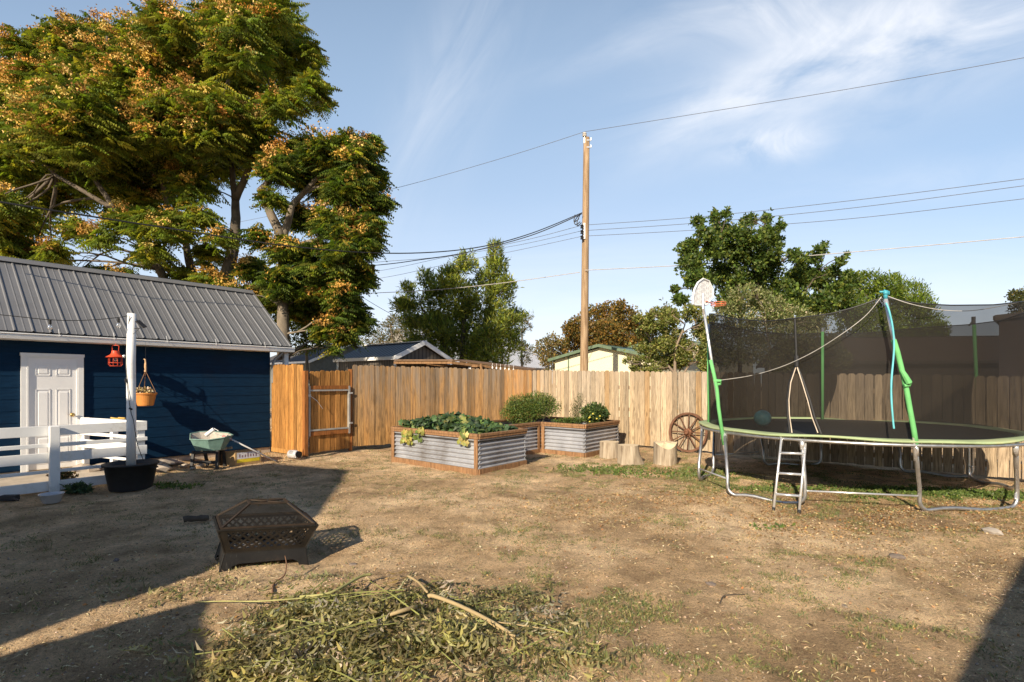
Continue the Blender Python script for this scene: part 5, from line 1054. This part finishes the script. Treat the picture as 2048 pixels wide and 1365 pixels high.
def seeds(cl, n, root, bias=1.0, cols=((.50, .30, .075), (.44, .24, .055), (.58, .39, .13), (.30, .16, .04))):
    pos, u, C, R = clump_points(cl, n, shell=.8); pos = C+unit(u*np.array([1, .6, .8])+np.array([-.25, -.75*bias, .35]))*R[:, None]*(.75+.35*rng.random((n, 1)))
    k = 64; pp = np.repeat(pos, k, 0)+rng.normal(0, 1, (n*k, 3))*np.array([.105, .10, .07]); d_ = unit(rng.normal(size=(n*k, 3))+np.array([0, 0, -.3])); cc = np.repeat(pal(n, cols, None, .15), k, 0)*(1+rng.normal(0, .15, (n*k, 1)))
    leaves('seed_clusters', pp, d_, unit(np.cross(d_, rng.normal(size=(n*k, 3)))), .085, .045, cc, DRYM, root)
seeds([c for c in clL if c[0] < 560], 900, trL); seeds(clR, 190, trR)
def shoots(tips, Yc, r=7, step=9):
    out = []
    for (bx, by, tx, ty) in tips:
        n_ = max(2, int(math.hypot(tx-bx, ty-by)/step))
        for i in range(n_+1):
            f = i/n_; out.append((bx+(tx-bx)*f+random.uniform(-3, 3), by+(ty-by)*f, Yc+random.uniform(-.3, .3), r*(1.15-.75*f)))
    return out
# low bush under the tree
cl = [(625, 660, 18.5, 26), (600, 650, 18.5, 25), (645, 680, 18.5, 22), (590, 690, 18.6, 22), (620, 690, 18.4, 24), (610, 625, 18.8, 25), (640, 640, 18.8, 25), (570, 640, 18.8, 25)]
tree('bush', 'rounded green bush under the big trees, above the grey house roof', cl, 5000, .09, .05, [(.10, .13, .03), (.07, .10, .025), (.16, .18, .04)], None, [[(615, 760, 18.6), (612, 680, 18.6)]], .08)
# willow
cl = [(x, y, 25+random.uniform(-1.6, 1.6), r) for x, y, r in [(840,660,40),(820,610,30),(865,610,40),(900,560,34),(930,530,25),(880,580,30),(925,600,42),(850,560,22),(880,700,42),(930,680,46),(960,620,40),(985,560,34),(990,520,24),(1000,600,36),(1010,570,20),(990,650,42),(1020,640,28),(1035,630,18),(960,710,40),(1010,690,34),(830,690,28),(990,495,14),(815,580,18),(905,650,44),(970,690,44),(1000,720,24),(870,660,40),(1030,668,16)]]
lc = cl; cl = split(cl, 5, .45)+[(x, y, Yc, q*.8) for x, y, Yc, q in cl]+shoots([(985,540,990,484),(1000,560,1018,520),(960,560,945,505),(910,560,905,520),(930,540,925,505),(870,580,862,545),(830,620,800,590),(1020,640,1060,630),(1010,600,1035,575)], 25, 8)
tree('willow_tree', 'billowing narrow-leaved willow left of the utility pole', cl, 30000, .27, .050, [(.20, .235, .035), (.14, .175, .03), (.30, .30, .045), (.075, .10, .025)], [3, 3, 2, 2], [[(925, 760, 25), (925, 700, 25), (930, 600, 25), (900, 540, 25)], [(935, 740, 25), (975, 650, 25), (990, 530, 25)], [(915, 740, 25), (870, 660, 25), (840, 610, 25)]], .16, lcl=lc, frac=1, twigs=3, up=.75, out=.45, bark=BARKD, shell=.35)
cl = [(x, y, 38+random.uniform(-1, 1), r) for x, y, r in [(770,660,20),(750,680,20),(790,650,22),(800,680,24),(730,690,16),(770,690,22),(820,660,20),(715,690,14),(790,640,14)]]
tree('tree', 'sparse brownish tree between the big tree and the willow', cl, 4200, .16, .06, [(.14, .12, .05), (.10, .12, .05), (.20, .15, .07)], None, [[(790, 760, 38), (787, 690, 38), (780, 650, 38)]], .14, frac=1, twigs=3)
cl = [(x, y, 42+random.uniform(-2, 2), r) for x, y, r in [(1160,660,30),(1190,640,32),(1220,630,28),(1250,640,30),(1150,690,28),(1180,680,34),(1215,670,36),(1255,670,36),(1275,690,30),(1140,660,16),(1285,650,18),(1230,700,30),(1190,700,24),(1240,612,12)]]
tree('tree', 'round rust-brown autumn tree behind the yellow house', cl, 17000, .20, .15, [(.22, .13, .03), (.15, .11, .03), (.28, .16, .035), (.085, .085, .025)], [3, 3, 2, 2.5], [[(1210, 760, 42), (1210, 680, 42), (1215, 640, 42)]], .25, twigs=1)
cl = [(x, y, 46+random.uniform(-1, 1), r) for x, y, r in [(1085,690,14),(1105,682,16),(1115,700,22),(1095,715,20),(1125,690,16),(1080,705,12),(1130,720,20),(1105,725,22)]]
tree('tree', 'thin yellowish tree left of the rust-brown tree', cl, 3400, .20, .12, [(.22, .17, .05), (.16, .14, .05), (.26, .18, .09)], None, [[(1108, 770, 46), (1108, 720, 46), (1105, 690, 46)]], .14, frac=1, twigs=3)
cl = [(x, y, 34+random.uniform(-1, 1), r) for x, y, r in [(1045,640,12),(1055,655,10),(1040,690,14),(1055,700,14),(1035,665,14),(1062,635,6),(1050,720,12)]]
tree('tree', 'sparse twiggy tree just right of the willow', cl, 1500, .16, .05, [(.12, .12, .05), (.18, .14, .08)], None, [[(1045, 760, 34), (1043, 700, 34), (1045, 650, 34)]], .1, frac=1, twigs=3)
# right side
cl = [(x, y, 18+random.uniform(-1, 1), r) for x, y, r in [(1397,445,15),(1408,470,18),(1432,435,14),(1440,462,20),(1453,430,9),(1465,470,22),(1490,445,12),(1505,440,12),(1500,480,24),(1533,440,12),(1535,470,20),(1560,455,11),(1552,485,18),(1370,500,18),(1385,490,16),(1390,525,26),(1370,530,18),(1430,500,28),(1470,510,32),(1515,515,30),(1400,560,26),(1380,565,14),(1450,560,36),(1500,560,36),(1545,540,26),(1550,510,14),(1350,580,10),(1360,600,14),(1560,580,30),(1520,600,30),(1460,600,30),
   (1585,510,14),(1600,520,18),(1625,515,14),(1640,500,9),(1650,490,6),(1600,555,30),(1640,560,28),(1665,545,14),(1680,525,10),(1693,512,6),(1590,600,30),(1640,610,32),(1680,590,30),(1700,560,22),(1560,630,30),(1620,640,30),(1700,620,26)]]
lc = cl; cl = split(cl, 6, .42)+[(x, y, Yc, q*.92) for x, y, Yc, q in cl]+shoots([(1425,520,1400,436),(1440,500,1431,422),(1465,500,1453,417),(1480,500,1490,431),(1500,500,1505,430),(1530,520,1536,421),(1535,500,1564,438),(1400,540,1364,492),(1395,530,1385,482),(1600,560,1599,502),(1625,550,1656,487),(1650,560,1697,510),(1380,560,1352,545),(1545,470,1560,500)], 18)
tree('fruit_tree', 'tall glossy green tree with upright shoots behind the basketball hoop', cl, 36000, .115, .08, [(.075, .115, .022), (.055, .09, .02), (.13, .17, .03), (.19, .21, .04)], [4, 3, 2, .8], [[(1480, 780, 18), (1480, 640, 18), (1470, 540, 18), (1440, 470, 18)], [(1480, 640, 18), (1530, 540, 18), (1535, 460, 18)], [(1480, 660, 18), (1600, 600, 18), (1640, 540, 18)], [(1480, 640, 18), (1400, 560, 18), (1380, 500, 18)]], .075, lcl=lc, frac=1, twigs=2, up=.5, bark=BARKD, out=.5)
cl = [(x, y, 16.3+random.uniform(-.7, .7), r) for x, y, r in [(1275,640,12),(1300,630,16),(1330,625,22),(1290,660,20),(1310,650,26),(1350,640,30),(1380,630,24),(1400,650,34),(1340,670,36),(1300,690,26),(1290,715,20),(1330,710,34),(1370,700,38),(1410,690,34),(1400,725,26),(1360,735,24),(1310,735,20),(1425,650,20),(1275,735,14),(1265,720,10),(1420,720,24),(1285,740,12),(1250,725,5)]]
lc = cl; cl = split(cl, 4, .5)+shoots([(1300,660,1275,615),(1340,640,1325,600),(1280,700,1262,690),(1270,740,1250,705),(1400,640,1395,615)], 16.3, 6)
tree('shrub', 'tangled yellow-green vine shrub spilling over the fence below the hoop', cl, 22000, .085, .045, [(.18, .195, .045), (.12, .145, .035), (.26, .25, .07), (.34, .30, .12)], [3, 3, 2.4, 1], [[(1350, 790, 16.3), (1350, 700, 16.3), (1370, 650, 16.3)], [(1360, 760, 16.3), (1300, 690, 16.3)], [(1360, 760, 16.3), (1410, 680, 16.3)]], .06, lcl=lc, frac=1, twigs=5, bark=simple('vine_bark', (.24, .18, .13), .9))
cl = [(x, y, 15.6+random.uniform(-.6, .6), r) for x, y, r in [(1450,620,22),(1480,595,22),(1500,580,14),(1520,600,24),(1550,620,28),(1590,640,30),(1630,650,24),(1480,640,34),(1530,660,36),(1580,680,34),(1630,690,30),(1450,670,30),(1500,700,36),(1560,720,30),(1660,700,24),(1680,720,22),(1620,725,24),(1450,715,26),(1665,680,14)]]
tree('shrub', 'pale feathery shrub with cream seed heads behind the net', cl, 20000, .09, .035, [(.30, .29, .14), (.18, .20, .07), (.12, .15, .05), (.40, .37, .22)], [2, 3, 3, 1.6], [[(1540, 790, 15.6), (1540, 700, 15.6), (1530, 640, 15.6)]], .05, frac=1, twigs=5, up=.6)
cl = [(x, y, 27+random.uniform(-1.5, 1.5), r) for x, y, r in [(1700,580,30),(1740,570,30),(1780,575,30),(1820,590,32),(1840,610,28),(1760,610,50),(1700,620,40),(1810,640,44),(1850,650,34),(1760,660,46),(1860,680,30),(1880,660,18),(1710,670,40),(1800,690,36),(1670,590,24),(1690,555,12),(1890,670,8),(1730,553,10),(1790,556,10)]]
tree('juniper_tree', 'big rounded bright green evergreen behind the trampoline net', cl, 26000, .17, .05, [(.15, .20, .022), (.10, .15, .02), (.20, .25, .03), (.07, .10, .02)], [3, 3, 2, 2], [[(1770, 790, 27), (1770, 690, 27), (1765, 620, 27)]], .25, frac=.6, up=.9, out=.5, bark=BARKD)
cl = [(x, y, 30+random.uniform(-1, 1), r) for x, y, r in [(2035,595,16),(2060,600,26),(2040,620,18),(2070,640,36),(2025,590,8),(2035,640,14)]]
tree('tree', 'dark leafy tree cut off by the right edge of the view', cl, 3600, .16, .10, [(.08, .09, .03), (.05, .065, .025), (.14, .12, .04)], None, [[(2062, 770, 30), (2062, 650, 30)]], .2)

# ---------------------------------------------------------------- ground cover
def shade_ok(x, y): return True
def scatter(n, x0, x1, y0, y1, dens):
    out = []; k = 0
    while k < n:
        m_ = n*3; py = HY+ (CAM_H*F_PX)/rng.uniform(y0, y1, m_); x = rng.uniform(x0, x1, m_); y = rng.uniform(y0, y1, m_); ok = (np.abs(x) < y*1.02+.3) & (rng.random(m_) < dens(x, y)); out.append(np.stack([x[ok], y[ok]], 1)); k += ok.sum()
    return np.concatenate(out)[:n]
def inside(x, y):          # keep clear of walls and planters
    w_ = (x-Wc.x)*NW.x+(y-Wc.y)*NW.y > .05
    r_ = (x-RF0.x)*(-RD.y)+(y-RF0.y)*RD.x < -.03
    b_ = ~(((x-b1.x)*pb.x+(y-b1.y)*pb.y < 0) & ((x-b1.x)*pb.x+(y-b1.y)*pb.y > -2.5) & ((x-b1.x)*gb.x+(y-b1.y)*gb.y > -.02) & ((x-b1.x)*gb.x+(y-b1.y)*gb.y < 1.42))
    return w_ & r_ & b_
def ell(x, y, cx, cy, rx, ry, a=0):
    c_, s_ = math.cos(a), math.sin(a); u = ((x-cx)*c_+(y-cy)*s_)/rx; v = (-(x-cx)*s_+(y-cy)*c_)/ry; return np.exp(-(u*u+v*v))
def grass_dens(x, y):
    nz = fbm(x*1.3+50, y*1.3+9, 4); nf = np.clip((fbm(x*5+9, y*5, 3)-.47)*7, 0, 1)
    z = .10+1.3*ell(x, y, 1.7, 9.7, 1.5, .8, -.3)+.9*ell(x, y, 3.0, 9.3, 1.0, .7)+1.1*ell(x, y, 6.0, 7.3, 1.6, .5)+.8*ell(x, y, 3.6, 10.2, 1, .6)+.75*ell(x, y, .25, 3.6, 1.0, .75)+.6*ell(x, y, 0, 2.8, 1.1, .5)+.35*ell(x, y, 2.5, 4.8, 1.6, .6)+.4*ell(x, y, 2.9, 6.2, 1.2, .4)+.55*ell(x, y, 4, 8.2, 1.8, 1.6)+.3*ell(x, y, -.6, 5.8, .9, .6)+.25*ell(x, y, 3, 3.4, 1, .4)
    return np.where(inside(x, y), np.clip(z*1.25*np.clip((nz-.40)*6, 0, 1)*nf, 0, 1), 0)
def blades(name, pts, h, w, cols, wts, lean=.5, tuft=1, spread=.02, m=GRASSM):
    pts = np.repeat(pts, tuft, 0)+rng.normal(0, spread, (len(pts)*tuft, 2)); n = len(pts); z = gz(pts[:, 0], pts[:, 1]); base = np.stack([pts[:, 0], pts[:, 1], z-.004], 1)
    d_ = unit(np.stack([rng.normal(0, lean, n), rng.normal(0, lean, n), np.ones(n)], 1)); s_ = unit(np.cross(d_, np.stack([rng.normal(size=n), rng.normal(size=n), np.zeros(n)], 1)))
    return tag(leaves(name, base, d_, s_, h*(.4+.9*rng.random(n)), w, pal(n, cols, wts), m, loc=(0, 0, 0), fold=.08), kind='stuff')
GP = scatter(19000, -7, 10, 2.3, 13.5, grass_dens)
g_ = blades('grass', GP, .034, .0058, [(.15, .165, .055), (.11, .135, .06), (.20, .185, .075), (.28, .22, .11)], [3, 3, 2.2, 1.5], .9, 5, .018); tag(g_, 'short patchy grass and weeds growing over the dry dirt', 'grass', kind='stuff')
# low green weeds: broad little leaves near trampoline and stumps
GW = scatter(2600, -7, 9, 3, 13, lambda x, y: np.where(inside(x, y), np.clip(1.1*ell(x, y, 6.4, 7.55, 1.3, .3, -.2)+.22*ell(x, y, 1.7, 9.7, 1.0, .6, -.3)+.2*ell(x, y, 3.3, 9.2, .8, .5)+.4*ell(x, y, 3.9, 7.9, .7, .25)+.35*ell(x, y, 4.9, 7.2, .25, .1)+.25*ell(x, y, 2.95, 5.9, .25, .12)+.4*ell(x, y, -5.2, 8.1, .4, .2)-.05, 0, 1), 0))
g_ = blades('weeds', GW, .055, .028, [(.11, .165, .04), (.15, .20, .05), (.08, .12, .035)], None, 1.1, 3, .025, LEAF); tag(g_, 'low bright green weeds by the trampoline legs and stumps', 'weeds', kind='stuff')
# dry litter: straw, leaf flakes
def litter(name, n, dens, ln, wd, cols, wts, label, lift=.006, tilt=.22, m=DRYM):
    q = scatter(n, -8, 10.5, 1.9, 14, dens); n = len(q); z = gz(q[:, 0], q[:, 1])+lift*rng.random(n)+.002; a = rng.random(n)*6.28
    d_ = unit(np.stack([np.cos(a), np.sin(a), rng.normal(0, tilt, n)], 1)); up_ = unit(np.stack([rng.normal(0, tilt*1.6, n), rng.normal(0, tilt*1.6, n), np.ones(n)], 1)); s_ = unit(np.cross(up_, d_))
    o = leaves(name, np.stack([q[:, 0], q[:, 1], z], 1), d_, s_, ln*(.4+rng.random(n)), wd*(.5+rng.random(n)), pal(n, cols, wts), m, loc=(0, 0, 0), fold=.12); return tag(o, label, 'debris', kind='stuff')
near = lambda x, y: np.clip(2.6/y, .12, 1)
straw_d = lambda x, y: np.where(inside(x, y), np.clip((.35+1.2*np.clip((fbm(x*2+3, y*2+70, 4)-.42)*4, 0, 1)+1.5*ell(x, y, -5.0, 10.6, 1.6, .8, -.7)+.9*ell(x, y, -2.4, 4.1, 1.1, .3, .3))*near(x, y), 0, 1), 0)
litter('straw', 52000, straw_d, .045, .0045, [(.56, .43, .24), (.44, .32, .17), (.64, .52, .32), (.28, .19, .10)], [3, 3, 2, 2], 'scattered dry straw and stalk bits on the dirt')
litter('leaf_litter', 24000, lambda x, y: np.where(inside(x, y), np.clip((.05+2.2*ell(x, y, 4.2, 6.7, 3, 1.2, -.1)+1.0*ell(x, y, 3.0, 9.6, 1.6, .8)+1.0*ell(x, y, -4.8, 10.7, 1.5, .6, -.7)+.5*ell(x, y, 7, 6, 1.5, .8))*(.4+.6*near(x, y)*2), 0, 1)*np.clip((fbm(x*3+30, y*3+7, 3)-.34)*4, .1, 1), 0), .026, .017,
       [(.34, .21, .095), (.38, .27, .14), (.24, .14, .06), (.42, .34, .21), (.36, .17, .06)], [3, 3, 2, 2, 1], 'dry brown leaf flakes thick around the trampoline', .008, .35)
q = scatter(17000, -8, 10, 1.9, 13, lambda x, y: np.where(inside(x, y), near(x, y)*np.clip((fbm(x*1.7+13, y*1.7+40, 3)-.3)*2.5, .1, 1), 0)); n = len(q); r = (.003+.010*rng.random(n)**4)[:, None, None]
oct_ = np.array([(1, 0, 0), (0, 1, 0), (-1, 0, 0), (0, -1, 0), (0, 0, .7), (0, 0, -.7)]); of = np.array([(0, 1, 4), (1, 2, 4), (2, 3, 4), (3, 0, 4), (1, 0, 5), (2, 1, 5), (3, 2, 5), (0, 3, 5)])
V_ = np.stack([q[:, 0], q[:, 1], gz(q[:, 0], q[:, 1])+.002], 1)[:, None, :]+oct_[None]*r*(.6+.8*rng.random((n, 6, 1))); Fp = (np.arange(n)*6)[:, None, None]+of[None]
pm = NT('pebble'); pm.set(pm.tint(), .9, 0, .2); pe = np_mesh('pebbles', V_.reshape(-1, 3), Fp.reshape(-1, 3), pm.m, cols=np.repeat(pal(n, [(.40, .30, .20), (.46, .37, .27), (.28, .22, .17), (.16, .11, .07)], [4, 2, 2, 3], .15), 6, 0)); tag(pe, 'small stones and dirt clods over the yard', 'pebbles', kind='stuff')
# wilted branch cuttings in the foreground
def pile(n, L, pairs, ll, lw, dens, cols, w, name, label, h=.10):
    q = scatter(n, -3.4, 2.2, 2.35, 4.6, dens); n = len(q); a = rng.normal(0, .9, n)+np.where(rng.random(n) < .5, 0, math.pi); D = np.stack([np.cos(a), np.sin(a)*.8, rng.normal(0, .10, n)], 1); D = unit(D)
    z0 = gz(q[:, 0], q[:, 1])+.015+h*rng.random(n)*dens(q[:, 0], q[:, 1]); base = np.stack([q[:, 0], q[:, 1], z0], 1); S = unit(np.cross(D, np.array([0, 0, 1.])+rng.normal(0, .25, (n, 3)))); Ls = (L*(.6+.7*rng.random(n)))[:, None]; bc = pal(n, cols, w, .22)
    PO, DD, SS, LL, CC = [], [], [], [], []
    for i in range(pairs):
        t_ = (i+1)/(pairs+.3); qv = base+D*Ls*(t_-.5)+np.array([0, 0, 1])*(.02*np.sin(t_*6+a))[:, None]
        for sg in (1, -1):
            dd = unit(S*sg+D*.55+np.array([0, 0, -.35])+rng.normal(0, .22, (n, 3))); PO.append(qv); DD.append(dd); SS.append(unit(np.cross(dd, np.array([0, 0, 1.])+rng.normal(0, .30, (n, 3))))); LL.append(np.full(n, ll)*(.6+.7*rng.random(n))); CC.append(bc*(1+rng.normal(0, .12, (n, 1))))
    pp = np.concatenate(PO); pp[:, 2] = np.maximum(pp[:, 2], gz(pp[:, 0], pp[:, 1])+.006)
    o = leaves(name, pp, np.concatenate(DD), np.concatenate(SS), np.concatenate(LL), lw, np.concatenate(CC), LEAF, loc=(0, 0, 0), fold=.16); tag(o, label, 'cuttings', kind='stuff')
    mb = MB()
    for i in range(0, n, 9):
        b_ = Vector(base[i]); dv = Vector(D[i]); l_ = float(Ls[i, 0]); mb.tube([b_-dv*l_*.5, b_+Vector((0, 0, .012)), b_+dv*l_*.5], [.0045, .0035, .002], 5)
    return o, mb
dens_p = lambda x, y: np.clip(1.1*ell(x, y, -.75, 3.55, .95, .50, .05)+.8*ell(x, y, -.95, 2.95, .8, .45)+.30*ell(x, y, .25, 3.0, .7, .15, -.15)+.3*ell(x, y, -.2, 2.5, .7, .22)-.12, 0, 1)*np.clip((fbm(x*3.1+4, y*3.1+8, 3)-.30)*4, .15, 1)
STALK = simple('green_stalk', (.26, .27, .08), .7, 0, .4, 8, .1)
o, mb = pile(470, .54, 10, .082, .020, dens_p, [(.33, .30, .11), (.20, .19, .08), (.42, .37, .18), (.52, .46, .33), (.12, .10, .05)], [3, 3, 2.4, 1.4, 2], 'branch_cuttings', 'heap of wilted leafy branch cuttings in the foreground', .13)
tag(mb.build('stalks', STALK, loc=(0, 0, 0)), 'thin green stalks tangled through the heap of cuttings', 'stalks', kind='stuff')
o, mb = pile(16, .45, 7, .09, .018, lambda x, y: np.clip(ell(x, y, -2.2, 4.1, .8, .12, .35), 0, 1), [(.30, .28, .14), (.2, .21, .09)], None, 'leaf_trail', 'thin trail of wilted leaves in the lit strip before the fire pit', .02)
TAN = simple('peeled_branch', (.36, .27, .14), .8, 0, .25, 7, .3); GB = simple('green_branch', (.33, .31, .12), .7, 0, .3, 7, .2)
def branch(label, pts, r0, r1, m):
    pp = smooth_pts([G(*q[:2])+UP*q[2] for q in pts], 4); n = len(pp); mb = MB(); mb.tube(pp, [r0+(r1-r0)*i/(n-1) for i in range(n)], 9); tag(mb.build('cut_branch', m, smooth=True), label, 'branch')
branch('thick tan cut branch with a knobby end lying across the cuttings', [(857, 1222, .10), (868, 1224, .11), (920, 1242, .10), (985, 1270, .08), (1030, 1290, .05)], .016, .010, TAN)
branch('pale bent branch pointing back from the top of the cuttings', [(815, 1172, .08), (838, 1190, .09), (855, 1208, .08)], .010, .008, TAN)
branch('green branch curving along the left top of the cuttings', [(600, 1216, .08), (660, 1214, .10), (720, 1180, .10), (742, 1172, .09)], .008, .012, GB)
branch('long yellow-green stalk trailing left from the cuttings', [(390, 1213, .03), (450, 1214, .04), (520, 1220, .06), (620, 1218, .08)], .004, .006, GB)
branch('thin orange stem running right from the thick branch', [(985, 1262, .06), (1060, 1266, .04), (1120, 1270, .02)], .005, .003, TAN)
branch('short orange stem below the thick branch end', [(975, 1262, .06), (1010, 1280, .04), (1040, 1295, .02)], .006, .004, TAN)
branch('knobby tan root piece in the middle of the cuttings', [(778, 1255, .08), (805, 1252, .10), (832, 1238, .08)], .012, .015, TAN)
branch('dead curled twig standing in front of the fire pit', [(545, 1188, .0), (548, 1172, .02), (568, 1162, .04), (573, 1150, .08), (570, 1140, .12)], .008, .004, simple('dead_twig', (.17, .09, .05), .9))
branch('slender dead stick on the bright dirt right of the yard', [(1440, 1210, .01), (1450, 1196, .02), (1490, 1192, .01)], .004, .003, BARKD)
for i, (x_, y_, r_, lb) in enumerate([(1422, 1165, .035, 'dark stone on the dirt in the right foreground'), (1795, 1120, .05, 'grey stone near the mounded dirt before the trampoline'), (1690, 1210, .022, 'small pale stone in the right foreground'), (232, 1125, .03, 'round brown stone in the shade left of the fire pit'), (1985, 1080, .07, 'dark clod beside the shadow at the right edge'), (705, 1118, .03, 'flat dark stone right of the fire pit')]):
    q = GZ(G(x_, y_)); rock((q.x, q.y, q.z-.005), r_, .6, seed=40+i, label=lb, m=simple('stone%d' % i, random.choice([(.16, .13, .11), (.32, .28, .24), (.25, .2, .15)]), .9))
# plant by the white post, weeds beside it
c_ = G(112, 978); bush('sedum_plant', 'brown and green leafy plant at the foot of the white post', (c_.x+.14, c_.y+.02, .14), (.20, .15, .14), 700, .045, .028, [(.14, .09, .05), (.08, .10, .045), (.20, .13, .07)], None, stems=10)
c_ = G(165, 985); bush('weed', 'low blue-green weed right of the brown leafy plant', (c_.x-.02, c_.y, .05), (.20, .13, .06), 600, .06, .025, [(.05, .085, .05), (.07, .11, .055)], None, stems=3)
print('faces', sum(len(o.data.polygons) for o in bpy.data.objects if o.type == 'MESH'))
